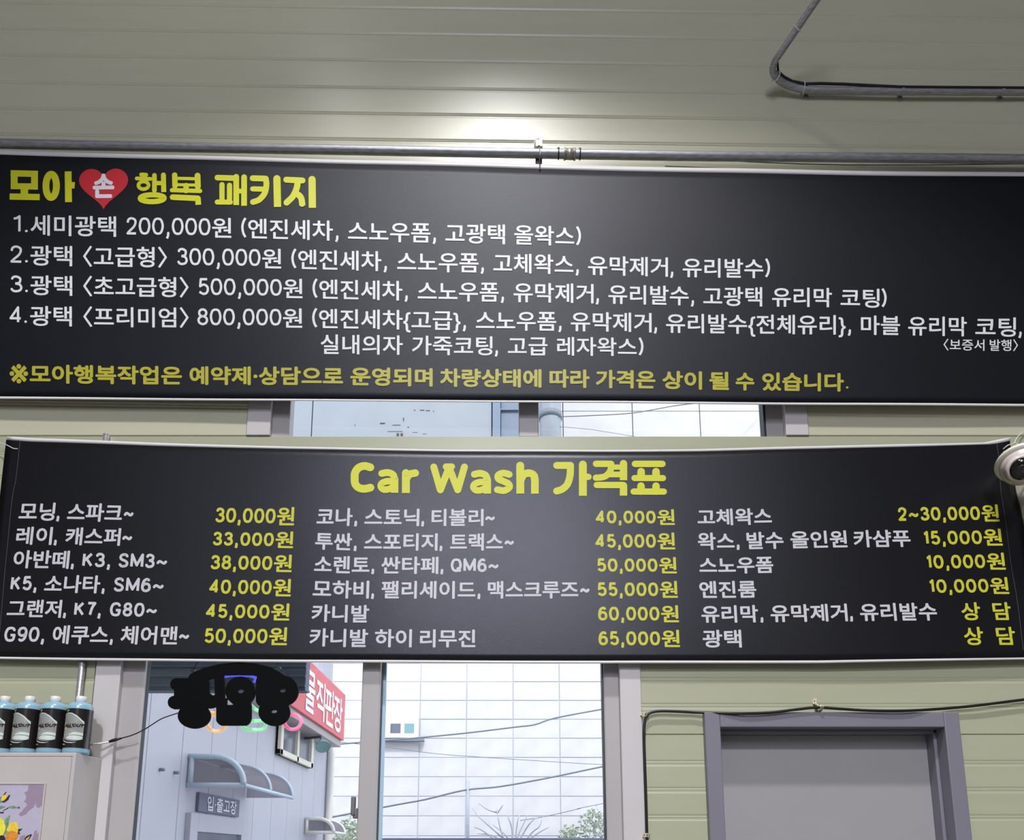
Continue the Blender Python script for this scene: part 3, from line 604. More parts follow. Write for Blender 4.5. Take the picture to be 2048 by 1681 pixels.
# black cable over the door
cb = [(2130, 1390), (2048, 1400), (1960, 1411), (1900, 1417), (1820, 1422), (1740, 1422), (1680, 1418.5), (1633, 1416), (1590, 1420), (1540, 1426), (1480, 1427.5), (1400, 1426), (1360, 1424), (1325, 1423), (1305, 1425), (1295, 1431), (1290, 1442), (1288, 1470), (1290, 1540), (1292, 1600), (1294, 1681), (1296, 1800)]
tag(otube('cable', catmull([W(x, y, -.045 if 1410 < x < 1900 else -.022) for x, y in cb], 4), .0058, M['black'], None, 8), 'thick black cable draped over the grey door and down the window edge', 'cable')
def strap(pa, pb, lab, kink=0, bulge=.030):
    a, b = W(*pa, -.012), W(*pb, -.012); d = (b - a); l = d.length; t = d.normalized(); n = Vector((t.z, 0, -t.x))
    root = empty('cable_clip', lab, 'clip'); hw = .0075
    bm = bmesh.new(); N = 6; A = []
    for k in range(N + 1):
        p = a + d * k / N + n * (kink * math.sin(k * math.pi * 2 / N)); yy = -.003 - bulge * max(0, math.sin(math.pi * min(1, max(0, (k / N - .35) / .65))))
        A.append([bm.verts.new((p + n * s * hw).to_tuple()[0:1] + (yy + o, (p + n * s * hw).z)) for s, o in ((-1, 0), (1, 0), (1, .0015), (-1, .0015))])
    for P_, Q_ in zip(A, A[1:]):
        for k in range(4): bm.faces.new((P_[k], P_[(k + 1) % 4], Q_[(k + 1) % 4], Q_[k]))
    bm.faces.new(A[0][::-1]); bm.faces.new(A[-1]); bmesh.ops.recalc_face_normals(bm, faces=bm.faces)
    obj('strap', bm, M['brass'], root)
    for k in range(1, 6):
        p = a + d * (k / 6.0) + n * (kink * math.sin(k * math.pi * 2 / 6)); yy = -.003 - bulge * max(0, math.sin(math.pi * min(1, max(0, (k / 6 - .35) / .65))))
        otube('hole', [Vector((p.x, yy - .0006, p.z)), Vector((p.x, yy + .001, p.z))], .0026, M['hole'], root, 8)
strap((1272, 1425), (1297, 1434), 'perforated cream metal clip at the corner bend of the black cable')
strap((1632, 1397), (1635, 1429), 'perforated cream metal clip holding the black cable above the door', .004, .054)
strap((1275, 1671), (1301, 1671.5), 'perforated cream metal clip low on the cable by the window frame')

# ------------------------------------------------------------------ dome camera and strings
dc = empty('security_camera', 'white dome security camera at the right end of the lower banner', 'camera')
from mathutils import Matrix
cc = W(2044, 926, -.20); KS = .82
def placed(bm, base, axis):
    q = Vector((0, 0, 1)).rotation_difference(Vector(axis).normalized()).to_matrix().to_4x4()
    bmesh.ops.transform(bm, matrix=Matrix.Translation(base) @ q, verts=bm.verts); bmesh.ops.recalc_face_normals(bm, faces=bm.faces)
def lobj(name, prof, base, axis, m, par, k=KS, seg=36):
    bm = bmesh.new(); lathe(bm, [(r * k, z * k) for r, z in prof], seg); placed(bm, base, axis); return obj(name, bm, m, par, True)
axd = (-0.20, -0.36, -0.91)
lobj('base_ring', [(.05, -.03), (.1, -.022), (.112, -.012), (.117, 0), (.115, .009), (.1, .014)], cc, axd, M['cream'], dc)
lobj('dome', [(.101, .008)] + [(.1 * math.cos(a), .02 + .088 * math.sin(a)) for a in [k * math.pi / 2 / 9 for k in range(9)]] + [(.004, .108)], cc, axd, M['campink'], dc)
lc = cc + Vector(axd) * .040 + Vector((-.026, -.005, .002)); ld = Vector((-0.30, -0.80, -0.50)).normalized()
lobj('lens_bezel', [(.066, .02), (.062, .058), (.052, .066), (.05, .062)], lc, ld, M['campink'], dc)
l0 = lobj('lens_cover', [(.05, .055), (.05, .070), (.042, .078), (.02, .082), (.002, .083)], lc, ld, M['lens'], dc)
lobj('lens_ring', [(.02, .080), (.02, .085), (.014, .085), (.012, .0835)], lc, ld, M['lens2'], l0)
otube('bracket_arm', [cc + Vector((.03, .02, .02)), cc + Vector((.05, .19, .04))], .022, M['cream'], dc, 12)
q = W(2046, 1010, -.02); obox('wall_bracket', q.x - .02, q.x + .05, -.10, -.001, W(0, 1040).z, W(0, 930).z, M['cream'], dc, .004)
def string(pts, lab, r=.0022, m='tie'): tag(otube('string', catmull(pts, 5), r, M[m], None, 6), lab, 'string')
string([W(-25, 884, -.02), W(4, 888, -.03), W(12, 890, -.045), W(20, 894, -.045), (W(27, 897.5, -.045)), W(35, 898.3, -.044)], 'white string tied through the upper left corner of the lower banner')
string([W(2006, 899, -.046), W(2016, 891, -.06), W(2028, 887, -.05), W(2033, 878, -.03), W(2042, 868, -.012), W(2060, 862, -.006)], 'white string tied to the upper right corner of the lower banner')
string([W(2028, 886, -.05), W(2036, 890, -.05), W(2041, 900, -.05)], 'short white string end hanging above the dome camera', .0022)
string([W(2008, 904, -.05), W(2020, 909, -.09), W(2034, 909, -.12), W(2050, 903, -.15)], 'white lead running into the top of the dome camera', .003)
string([W(2004, 915, -.06), W(2010, 911, -.08), W(2018, 913, -.1), W(2030, 906, -.12)], 'pale brown lead curling behind the dome camera', .0028, 'brass')

# ------------------------------------------------------------------ cabinet, bottles, painting
yc = -0.19
cz = W(100, 1506, yc).z; cxr = wx(152, 1506, yc)
cab = empty('cabinet', 'white wall cabinet at lower left with a flower picture on its door', 'cabinet')
obox('body', -2.62, cxr, yc, -0.002, 1.15, cz, M['cab'], cab, .003)
bm = bmesh.new(); dz = W(100, 1514.5, yc).z; dx = wx(144, 1520, yc)
obox('door', -2.55, dx, yc - .004, yc, 1.2, dz, M['cab'], cab, .0025)
gz = .0016
bm = bmesh.new(); box(bm, -2.55, dx + gz, yc - .0008, yc + .001, dz, dz + gz * 1.5); obj('door_gap', bm, M['rust'], cab)
xw_ = interp([(0, 0), (1, 1)])
FP = lambda a, b: W(a * .0839, 1540 + b * .0839, yc - .0065)
def fpoly(pts, m, name, off, par):
    bm = bmesh.new(); V = [bm.verts.new((FP(a, b).x, yc - .006 - off, FP(a, b).z)) for a, b in pts]; bm.faces.new(V); bm.normal_update(); bmesh.ops.triangulate(bm, faces=bm.faces); return obj(name, bm, m, par)
pic = empty('flower_picture', 'lilac print of yellow flowers fixed to the white cabinet door', 'picture')
tl = FP(0, 352); tr = FP(1060, 352)
obox('picture_panel', -2.4, tr.x, yc - .0062, yc - .0042, 1.3, tl.z, M['lilac'], pic, 0)
bm = bmesh.new(); xe = tr.x; box(bm, xe, xe + .007, yc - .009, yc - .0042, 1.3, tl.z + .004, .001); box(bm, -2.4, xe, yc - .009, yc - .0042, tl.z, tl.z + .004, .001)
obj('picture_rim', bm, M['cab'], pic)
fpoly([(680, 375), (1050, 372), (1045, 560), (1030, 830), (925, 915), (860, 880), (850, 800), (800, 900), (690, 980), (620, 1060), (495, 1115), (440, 1065), (520, 1000), (570, 930), (650, 850), (620, 790), (570, 770), (630, 680), (610, 600), (570, 550), (660, 510)], M['mauve'], 'mauve_patch', .0006, pic)
fpoly([(830, 1450), (880, 1460), (880, 1560), (930, 1480), (915, 1800), (700, 1800), (790, 1600)], M['mauve'], 'mauve_patch', .0006, pic)
fpoly([(480, 1590), (600, 1560), (620, 1800), (430, 1800)], M['mauve'], 'mauve_patch', .0006, pic)
fpoly([(95, 1300), (120, 1200), (220, 1090), (245, 1100), (215, 1220), (150, 1320)], M['leaf'], 'leaf', .0009, pic)
fpoly([(100, 1260), (210, 1250), (170, 1500), (90, 1600)], M['leaf'], 'leaf', .0008, pic)
fpoly([(60, 985), (200, 900), (215, 915), (80, 990)], M['stem'], 'stem', .0009, pic)
fpoly([(205, 890), (280, 860), (360, 875), (380, 895), (440, 885), (470, 900), (455, 930), (380, 915), (320, 930), (240, 920)], M['leaf'], 'leaf', .0009, pic)
fpoly([(435, 888), (470, 893), (465, 935), (440, 920)], M['stem'], 'stem', .0011, pic)
fpoly([(-60, 870), (60, 865), (140, 885), (30, 935), (-60, 950)], M['leaf'], 'leaf', .0009, pic)
fpoly([(-40, 1015), (90, 1010), (100, 1030), (60, 1045), (-40, 1035)], M['stem'], 'stem', .0009, pic)
fpoly([(30, 740), (50, 640), (110, 600), (175, 610), (150, 690), (90, 740)], M['petal'], 'petal', .0012, pic)
fpoly([(-60, 700), (30, 640), (55, 700), (30, 780), (-60, 850)], M['leaf'], 'leaf', .0011, pic)
fpoly([(20, 770), (110, 740), (220, 600), (245, 615), (200, 720), (100, 790)], M['stem'], 'stem', .001, pic)
fpoly([(75, 610), (140, 530), (160, 540), (100, 610)], M['stem'], 'stem', .001, pic)
fpoly([(150, 1440), (200, 1360), (250, 1280), (340, 1240), (410, 1270), (440, 1400), (430, 1500), (300, 1520), (200, 1480)], M['petal'], 'petal', .0013, pic)
fpoly([(130, 1600), (180, 1500), (300, 1460), (440, 1520), (430, 1600), (360, 1680), (260, 1800), (140, 1800)], M['petal_o'], 'petal', .0015, pic)
fpoly([(-60, 1180), (20, 1150), (90, 1220), (130, 1330), (140, 1400), (80, 1560), (-60, 1590)], M['petal_l'], 'petal', .0014, pic)
fpoly([(-60, 1590), (80, 1570), (140, 1640), (120, 1800), (-60, 1800)], M['stem'], 'stem', .0012, pic)
fpoly([(430, 1420), (540, 1410), (450, 1490), (490, 1520), (460, 1545), (400, 1540)], M['stem'], 'stem', .0011, pic)
fpoly([(590, 1640), (640, 1580), (750, 1540), (765, 1560), (700, 1660), (620, 1760), (590, 1760)], M['stem'], 'stem', .0011, pic)
fpoly([(620, 1650), (720, 1575), (690, 1650), (620, 1730)], M['gold'], 'petal', .0013, pic)

BR = 0.0465; HB_ = 0.205
def make_bottle():
    r = empty('bottle', 'x', 'bottle')
    bm = bmesh.new(); lathe(bm, [(.04, 0), (.0455, .003), (BR, .008), (BR, HB_ * .86), (.0455, HB_ * .91), (.041, HB_ * .955), (.032, HB_ * .985), (.019, HB_), (.017, HB_ + .006)], 32); obj('bottle_body', bm, M['blue'], r, True)
    bm = bmesh.new(); lathe(bm, [(.0175, HB_ + .002), (.0185, HB_ + .003), (.0185, HB_ + .021), (.0165, HB_ + .024)], 24); obj('cap', bm, M['cap'], r, True)
    R = BR + .0006; bm = bmesh.new(); lathe(bm, [(R, HB_ * .105), (R, HB_ * .85)], 40); 
    for f in [f for f in bm.faces if len(f.verts) > 4]: bm.faces.remove(f)
    lb = obj('label', bm, M['label'], r, True)
    def cyl(u, v, o): a = math.radians(-90) + u; return Vector(((R + o) * math.cos(a), (R + o) * math.sin(a), HB_ * v))
    # silver emblem area, u in radians round the front, v height fraction
    A0, A1 = -0.95, 0.75; N = 18; vs = []; fs = []
    for k in range(N + 1):
        u = A0 + (A1 - A0) * k / N; s = k / N
        vs += [cyl(u, .262 - .05 * math.sin(math.pi * min(1, s * 1.05)) + .03 * (1 - s), .0004), cyl(u, .45, .0004), cyl(u, .73 + .035 * math.sin(math.pi * min(1, s * 1.6)) - .12 * max(0, s - .45) / .55, .0004)]
    for k in range(N):
        for j in (0, 1): a = 3 * k + j; fs.append((a, a + 3, a + 4, a + 1))
    mesh('emblem', vs, fs, M['silver'], lb, True)
    def patch(name, pts, m, o=.0008): return mesh(name, [cyl(u, v, o) for u, v in pts], [tuple(range(len(pts)))], m, lb)
    def patch2(name, top_, bot_, m, o=.0010, n=14):
        u0, u1 = top_[0][0], top_[-1][0]; U = [u0 + (u1 - u0) * k / n for k in range(n + 1)]; ft, fb = interp(top_), interp(bot_)
        return mesh(name, [cyl(u, fb(u), o) for u in U] + [cyl(u, ft(u), o) for u in U], [(k, k + 1, n + k + 2, n + k + 1) for k in range(n)], m, lb, True)
    patch2('car_print', [(-.52, .30), (-.3, .33), (0, .335), (.5, .33), (.72, .315)], [(-.52, .275), (-.2, .255), (.3, .25), (.6, .255), (.72, .285)], M['carp'])
    patch2('car_print', [(-.36, .35), (-.1, .385), (.1, .40), (.5, .395), (.74, .385)], [(-.36, .338), (0, .348), (.4, .345), (.74, .335)], M['carp'])
    patch2('white_arc', [(-.95, .74), (-.6, .77), (-.2, .76), (.2, .71), (.75, .59)], [(-.95, .73), (-.6, .758), (-.2, .742), (.2, .68), (.75, .55)], M['carp'])
    patch2('white_arc', [(-1.0, .30), (-.8, .24), (-.4, .21), (0, .202), (.3, .213)], [(-1.0, .28), (-.8, .225), (-.4, .196), (0, .19), (.3, .212)], M['cap'])
    # lettering
    V, F = glyph("ALL'OUT"); mxv = V[:, 0].max(); vv = [cyl(-.80 + 1.42 * x / mxv + y * .12, .505 + y * .066, .0009) for x, y in V]
    vs_ = []; fs_2 = []
    for k, (ox, oy) in enumerate(((0, 0), (.02, 0), (-.02, 0), (0, .006), (0, -.006))):
        fs_2 += [tuple(i + len(vs_) for i in f) for f in F]; vs_ += [cyl(-.80 + 1.46 * x / mxv + y * .12 + ox, .50 + y * .075 + oy, .0010 + k * .0001) for x, y in V]
    mesh('lettering', vs_, fs_2, M['ink'], lb)
    for k in range(5): patch('lettering', [(-.52 + k * .085, .475), (-.46 + k * .085, .475), (-.45 + k * .085, .492), (-.51 + k * .085, .492)], M['ink'])
    patch('gold_mark', [(-.75, .455), (-.58, .445), (-.5, .475), (-.72, .5)], M['gold']); patch('gold_mark', [(-.74, .79), (-.52, .80), (-.48, .83), (-.7, .81)], M['gold'])
    patch('gold_mark', [(-.95, .165), (-.6, .158), (-.58, .175), (-.93, .185)], M['gold'])
    return r
def dup(o, par=None):
    c = o.copy(); COL.objects.link(c); c.parent = par
    for ch in o.children: dup(ch, c)
    return c
bot0 = make_bottle(); yb = yc + .062
labs = ['blue bottle with black label beside the right edge of the white cabinet top, rightmost', 'second blue bottle with black label from the right on the cabinet', 'third blue bottle with black label from the right on the cabinet', 'blue bottle with black label cut off by the left edge of the photo']
for i, (px, lb, rz) in enumerate(zip((151.5, 99.5, 48, -2), labs, (.12, .03, .0, -.05))):
    o = bot0 if i == 0 else dup(bot0)
    o.location = (wx(px, 1508, yb), yb, cz); o.rotation_euler = (0, 0, rz + .05); o['label'] = lb; o['group'] = 'blue bottles on the cabinet'
    bpy.context.view_layer.update()

# ------------------------------------------------------------------ hanging light-up sign (seen from behind)
def sdf_plate(name, f, x0, x1, y0, y1, n, proj, ya, yb_, m, parent):
    nx = int((x1 - x0) / n); ny = int((y1 - y0) / n); gx = np.linspace(x0, x1, nx + 1); gy = np.linspace(y0, y1, ny + 1)
    Fv = np.array([[f(a, b) for a in gx] for b in gy]); bm = bmesh.new(); vc = {}
    def vert(a, b):
        k = (round(a, 2), round(b, 2))
        if k not in vc: vc[k] = bm.verts.new(proj(a, b))
        return vc[k]
    for j in range(ny):
        for i in range(nx):
            c = [(gx[i], gy[j], Fv[j, i]), (gx[i + 1], gy[j], Fv[j, i + 1]), (gx[i + 1], gy[j + 1], Fv[j + 1, i + 1]), (gx[i], gy[j + 1], Fv[j + 1, i])]
            if all(q[2] > 0 for q in c): continue
            pl = []
            for k in range(4):
                a, b = c[k], c[(k + 1) % 4]
                if a[2] <= 0: pl.append((a[0], a[1]))
                if (a[2] <= 0) != (b[2] <= 0):
                    t = a[2] / (a[2] - b[2]); pl.append((a[0] + (b[0] - a[0]) * t, a[1] + (b[1] - a[1]) * t))
            vs = []
            for p in pl:
                v = vert(*p)
                if v not in vs: vs.append(v)
            if len(vs) >= 3:
                try: bm.faces.new(vs)
                except ValueError: pass
    r = bmesh.ops.extrude_face_region(bm, geom=bm.faces[:])
    for v in [g for g in r['geom'] if isinstance(g, bmesh.types.BMVert)]: v.co.y += yb_ - ya
    bmesh.ops.recalc_face_normals(bm, faces=bm.faces)
    return obj(name, bm, m, parent)
def seg(a, b, p):
    ax_, ay = a; bx, by = b; px, py = p; dx, dy = bx - ax_, by - ay; t = max(0, min(1, ((px - ax_) * dx + (py - ay) * dy) / (dx * dx + dy * dy + 1e-9)))
    return math.hypot(px - ax_ - dx * t, py - ay - dy * t)
def ell(cx, cy, rx, ry, p): return (math.hypot((p[0] - cx) / rx, (p[1] - cy) / ry) - 1) * min(rx, ry)
def rbox(x0, x1, y0, y1, r, p):
    qx = abs(p[0] - (x0 + x1) / 2) - (x1 - x0) / 2 + r; qy = abs(p[1] - (y0 + y1) / 2) - (y1 - y0) / 2 + r
    return math.hypot(max(qx, 0), max(qy, 0)) + min(max(qx, qy), 0) - r
ARCH = [(470, 330), (620, 262), (820, 212), (1060, 188), (1300, 205), (1480, 250), (1620, 330)]
def fs_(x, y):
    p = (x, y)
    d = min(seg(a, b, p) for a, b in zip(ARCH, ARCH[1:])) - 84
    d = min(d, seg((222, 405), (590, 405), p) - 84, seg((195, 652), (690, 640), p) - 90, rbox(190, 670, 400, 640, 40, p), ell(463, 835, 222, 172, p))
    d = min(d, seg((640, 600), (760, 640), p) - 78, rbox(735, 880, 270, 700, 55, p))
    ringm = max(ell(1095, 500, 203, 202, p), -ell(1101, 497, 42, 32, p)); d = min(d, ringm)
    low = max(rbox(758, 1245, 590, 975, 110, p), -0)
    tri = max(918 - x, y - 684, (y - 605) * -1, (x - 918) - (y - 605) * 1.05)
    d = min(d, low) if True else d
    d = max(d, -ell(1101, 497, 42, 32, p)); d = max(d, -tri)
    body = min(ell(1675, 492, 212, 206, p), seg((1400, 360), (1400, 620), p) - 92, rbox(1400, 1740, 280, 700, 60, p), ell(1557, 782, 214, 190, p))
    d = min(d, body); d = max(d, -ell(1675, 487, 42, 29, p), -ell(1556, 776, 42, 23, p))
    # open gap between the arch and the middle ring, and slot by the left letter
    gap = max(-ell(1095, 500, 206, 206, p), y - 412, 275 + 0.00006 * (x - 1085) ** 2 - y, 865 + max(0, (y - 290)) * 0.22 - x, x - 1322 + max(0, (y - 290)) * 0.2)
    d = max(d, -gap)
    slot = max(abs(x - 712 - (y - 330) * .03) - 28 + abs(y - 440) * .0, 325 - y, y - 555, -(x - 660 - abs(y - 410) * .0), (ell(585, 405, 98, 86, p)) * -1, ell(600, 640, 120, 170, p) * -1)
    d = max(d, -slot)
    return d
ys = 0.004 - 0.03
SG = lambda a, b: W(320 + a * .1465, 1310 + b * .1465, -.026)
sg = empty('hanging_sign', 'black hanging light-up sign seen from behind, in front of the lower window', 'sign')
sdf_plate('sign_board', fs_, 80, 1920, 80, 1030, 9, SG, 0, .012, M['blackboard'], sg)
NP = lambda a, b: W(240 + a * .2441, 1300 + b * .2441, .03)
def neon(pts, m, closed=False, r=.0075): otube('neon_and_reflection', pts, r, m, sg, 8, closed)  # orange, green and pink tubes stand in for the sign's reflections in glass
neon([NP(790 + 78 * math.cos(t), 600 + 70 * math.sin(t)) for t in [2 * math.pi * k / 28 for k in range(28)]], M['refl_o'], True)
neon([NP(735, 520), NP(790, 522)], M['refl_o'])
neon(catmull([NP(1100, 585), NP(1010, 585), NP(1005, 630), NP(1040, 655), NP(1100, 658), NP(1160, 655), NP(1190, 630), NP(1185, 585), NP(1100, 585)], 5), M['refl_g'])
neon([NP(1075, 460), NP(1110, 490), NP(1150, 510)], M['refl_g'])
neon([NP(1415 + 68 * math.cos(t), 592 + 62 * math.sin(t)) for t in [2 * math.pi * k / 28 for k in range(28)]], M['refl_p'], True)
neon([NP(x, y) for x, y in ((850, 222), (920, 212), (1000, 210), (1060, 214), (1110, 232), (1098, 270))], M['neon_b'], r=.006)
otube('hanging_cord', [W(394, 1334, -.02), W(389, 1338, -.02), W(386, 1341, -.02), W(396, 1324, -.02), W(399, 1300, -.015)], .0016, M['black'], sg, 6)
otube('hanging_cord', [W(558, 1340, -.02), W(556, 1332, -.02), W(553, 1318, -.02), W(552, 1290, -.015)], .0014, M['black'], sg, 6)
bm = bmesh.new()
for c_ in ((385.5, 1342), (558, 1337)): p = W(*c_, -.024); tube(bm, [p + Vector((0, -.004, 0)), p + Vector((0, .01, 0))], .007, 12)
obj('hanging_eye', bm, M['black'], sg)
otube('lead', catmull([W(356, 1427, -.02), W(340, 1432, -.025), W(320, 1440, -.03), W(290, 1459, -.03), (W(265, 1471, -.03)), W(240, 1478, -.028)], 5), .0024, M['black'], sg, 8)
otube('plug', [W(243, 1477.5, -.028), W(232, 1480, -.028), W(224, 1482.5, -.028), W(217, 1485, -.028)], [.0035, .0065, .0065, .0045], M['black'], sg, 10)
tag(otube('cord', catmull([W(218, 1485, -.03), W(200, 1488, -.04), W(182, 1491, -.05), W(176, 1500, -.06)], 4), .004, M['tie'], None, 8), 'short white cord from the black plug toward the bottles', 'cord')

# ------------------------------------------------------------------ outside: precast wall
YF = 15.0
za, zb = W(1000, 1364, YF).z, W(1000, 1633, YF).z; ph = (za - zb) / 7
xj = W(842, 1330, YF).x; pw = W(934, 1330, YF).x - xj
fac = empty('building', 'pale building of large precast concrete panels across the yard', 'building')
obox('backing_wall', xj - 5 * pw, xj + 10 * pw, YF + .042, YF + .4, 0, 8.4, M['joint'], fac, 0)
proto = None
for i in range(-4, 8):
    for j in range(-6, 10):
        x0 = xj + i * pw; z0 = zb + (j - 1) * ph
        if z0 < 0 or z0 + ph > 8.6: continue
        if proto is None:
            proto = obox('concrete_panel', .013, pw - .013, .05, .06, .011, ph - .011, M['conc'], fac, .002); o = proto
        else: o = proto.copy(); COL.objects.link(o); o.parent = fac
        o.location = (x0, YF - .02 + random.uniform(-.004, .004), z0)
wf = empty('window_frame', None); wf.parent = fac
a, b = W(768, 1437, YF), W(837, 1478, YF)
obox('window_frame', a.x, b.x, YF - .12, YF - .02, b.z, a.z, M['awnw'], wf, .01)
for (u0, u1, mm) in ((781, 801, 'dark_glass'), (809, 828, 'teal')):
    c, d = W(u0, 1448, YF - .12), W(u1, 1467, YF - .12); obox('window_pane', c.x, d.x, YF - .128, YF - .118, d.z, c.z, M[mm], wf, 0)
obox('window_sill', a.x - .1, b.x + .15, YF - .2, YF - .02, b.z - .09, b.z - .03, M['cable'], fac, .005)
tag(obox('low_wall', -3.4, 6, 11.6, 11.8, 0, W(1000, 1677, 11.6).z, M['dsign'], None, .01), 'low blue-grey wall beneath the bare tree outside', 'wall')
YC = 12.6
pole = tag(otube('utility_pole', [(wx(935, 1650, YC), YC, 0), (W(936, 1563, YC).x, YC, W(936, 1563, YC).z)], .042, M['polem'], None, 10), 'thin pale utility pole outside the lower window', 'pole')
for px_, lb_ in ((575, 'utility pole beyond the grey-blue building that carries the overhead cables'), (1335, 'utility pole right of the lower window that carries the overhead cables')):
    xx = W(px_, 1600, YC).x; tag(otube('utility_pole', [(xx, YC, 0), (xx, YC, 7.4)], .09, M['polem'], None, 12), lb_, 'pole')
def oc(pts, r, lab, Y=YC): tag(otube('overhead_cable', catmull([W(x, y, Y) for x, y in pts], 4), r, M['cable'], None, 6), lab, 'cable')
oc([(575, 1500), (640, 1492), (770, 1482), (850, 1475), (940, 1466), (1030, 1455), (1070, 1450), (1110, 1437), (1205, 1419), (1330, 1396)], .018, 'upper thick overhead cable rising to the right outside')
oc([(575, 1655), (640, 1640), (790, 1611), (850, 1600), (930, 1581), (1000, 1574), (1100, 1556), (1205, 1534), (1335, 1508)], .02, 'lower thick overhead cable passing the pole top', YC - .02)
oc([(575, 1470), (640, 1480), (770, 1495), (870, 1508), (960, 1515), (1100, 1524), (1205, 1530), (1330, 1534)], .007, 'thin overhead cable sloping down to the right', YC + .02)
oc([(1040, 1642), (1090, 1634), (1160, 1618), (1166, 1616), (1335, 1582)], .008, 'thin short cable above the bare tree', YC + .1)
# bare tree
tr_ = empty('bare_tree', 'leafless pale tree in front of the concrete building', 'tree')
YT = 12.2; base = W(1030, 1760, YT)
otube('trunk', [Vector((base.x, YT, 0)), Vector((base.x, YT, base.z * .5 + .1)), W(1026, 1690, YT)], [.09, .075, .05], M['bark'], tr_, 8)
k_ = 0
for pts in ([(1010, 1681), (975, 1650), (955, 1632), (943, 1614)], [(1008, 1680), (1000, 1655), (995, 1628), (992, 1612)], [(995, 1626), (975, 1620), (957, 1607)], [(995, 1626), (1001, 1618), (1006, 1611)], [(990, 1681), (965, 1662), (948, 1655)],
            [(1024, 1690), (1024, 1660), (1018, 1640), (1014, 1630)], [(1030, 1690), (1033, 1660), (1036, 1640), (1040, 1628)], [(1035, 1690), (1050, 1662), (1062, 1645), (1075, 1636), (1090, 1634)], [(1045, 1690), (1065, 1665), (1078, 1655), (1084, 1640)], [(1022, 1690), (1012, 1672), (1003, 1664), (985, 1650)], [(1028, 1690), (1044, 1655), (1055, 1632)],
            [(1010, 1690), (985, 1672), (955, 1668)], [(1045, 1690), (1075, 1668), (1098, 1655)]):
    P_ = catmull([W(x, y, YT + random.uniform(-.4, .4) * 0 ) + Vector((0, random.uniform(-.06, .06), 0)) for x, y in pts], 3)
    P_ = [W(1026, 1690, YT)] + P_ if pts[0][1] >= 1680 else P_
    otube('branch', P_, [.017 * (1 - .8 * i / len(P_)) + .004 for i in range(len(P_))], M['bark'], tr_, 6)
def bush(px, py, Y, rx, rz, lab, n=300):
    c = W(px, py, Y); r = empty('shrub', lab, 'shrub'); vs = []; fs = []
    for k in range(n):
        th, ph_ = random.uniform(0, 6.28), math.acos(random.uniform(-1, 1)); q = random.random() ** .4
        p = c + Vector((rx * q * math.sin(ph_) * math.cos(th), rx * .7 * q * math.sin(ph_) * math.sin(th), rz * q * math.cos(ph_)))
        a = Vector((random.uniform(-1, 1), random.uniform(-1, 1), random.uniform(-1, 1))).normalized() * .05; b = a.cross(Vector((random.random(), random.random(), .3))).normalized() * .022
        i = len(vs); vs += [p - a, p + b, p + a, p - b]; fs.append((i, i + 1, i + 2, i + 3))
    o = mesh('foliage', vs, fs, M['bush'], r); o['kind'] = 'stuff'
    otube('stem', [Vector((c.x, c.y, 0)), c], .02, M['bark'], r, 6)
bush(1190, 1655, 12.2, .34, .42, 'sparse green shrub at the right side of the lower window')
bush(1140, 1672, 13.4, .26, .26, 'small sparse shrub beside the bare tree', 240)
bush(700, 1668, 11.0, .26, .3, 'green shrub beyond the white awning outside')
bush(690, 1690, 10.4, .3, .2, 'low green shrub under the white awning outside', 300)

# ------------------------------------------------------------------ outside: siding building on the left
XB = -2.83
sb = empty('building', 'grey-blue metal clad building on the left, with awnings and red sign', 'building')
y = 0.9; YE_ = WX(655, 1600, XB).y
sp = .62
obox('backing_wall', XB - 3, XB - .021, .9, YE_, 0, 5.4, M['siding'], sb, 0)
while y < YE_ - .05:
    y1_ = min(y + sp, YE_); bm = bmesh.new(); box(bm, XB - .02, XB, y + .004, y1_ - .004, 0.02, 5.4, .003); obj('siding_panel', bm, M['siding'], sb); y = y1_
# slim roof flashing
obox('roof_flashing', XB - 3, XB + .06, .9, YE_ + .05, 5.4, 5.5, M['eave'], sb, .01)
# downpipe
pz = WX(652, 1510, XB).z; yd = YE_ - .12
dp = otube('downpipe', [(XB + .06, yd, 0), (XB + .06, yd, pz), (XB + .03, yd, pz + .3)], .055, M['awnw'], sb, 12)
# window
def quad_box(name, a, b, dx0, dx1, m, par): # a,b px corners on plane XB
    p, q = WX(*a, XB), WX(*b, XB); bm = bmesh.new(); box(bm, XB + dx0, XB + dx1, min(p.y, q.y), max(p.y, q.y), min(p.z, q.z), max(p.z, q.z), .004); return obj(name, bm, m, par)
pA, pB = WX(549, 1511, XB), WX(616, 1536, XB); zlo = (pA.z + pB.z) / 2; zhi = zlo + 1.0
wr = obj('window', (lambda bm: (box(bm, XB, XB + .03, pA.y, pB.y, zlo, zhi, 0), bm)[1])(bmesh.new()), M['dark_glass'], sb)
def fr(y0, y1, z0, z1): 
    bm = bmesh.new(); box(bm, XB, XB + .07, y0, y1, z0, z1, .006); return obj('window_frame', bm, M['wframe'], wr)
ym = (pA.y + pB.y) / 2
fr(pA.y, pA.y + .1, zlo, zhi); fr(pB.y - .1, pB.y, zlo, zhi); fr(ym - .04, ym + .04, zlo, zhi); fr(pA.y, pB.y, zlo, zlo + .07); fr(pA.y, pB.y, zhi - .07, zhi)
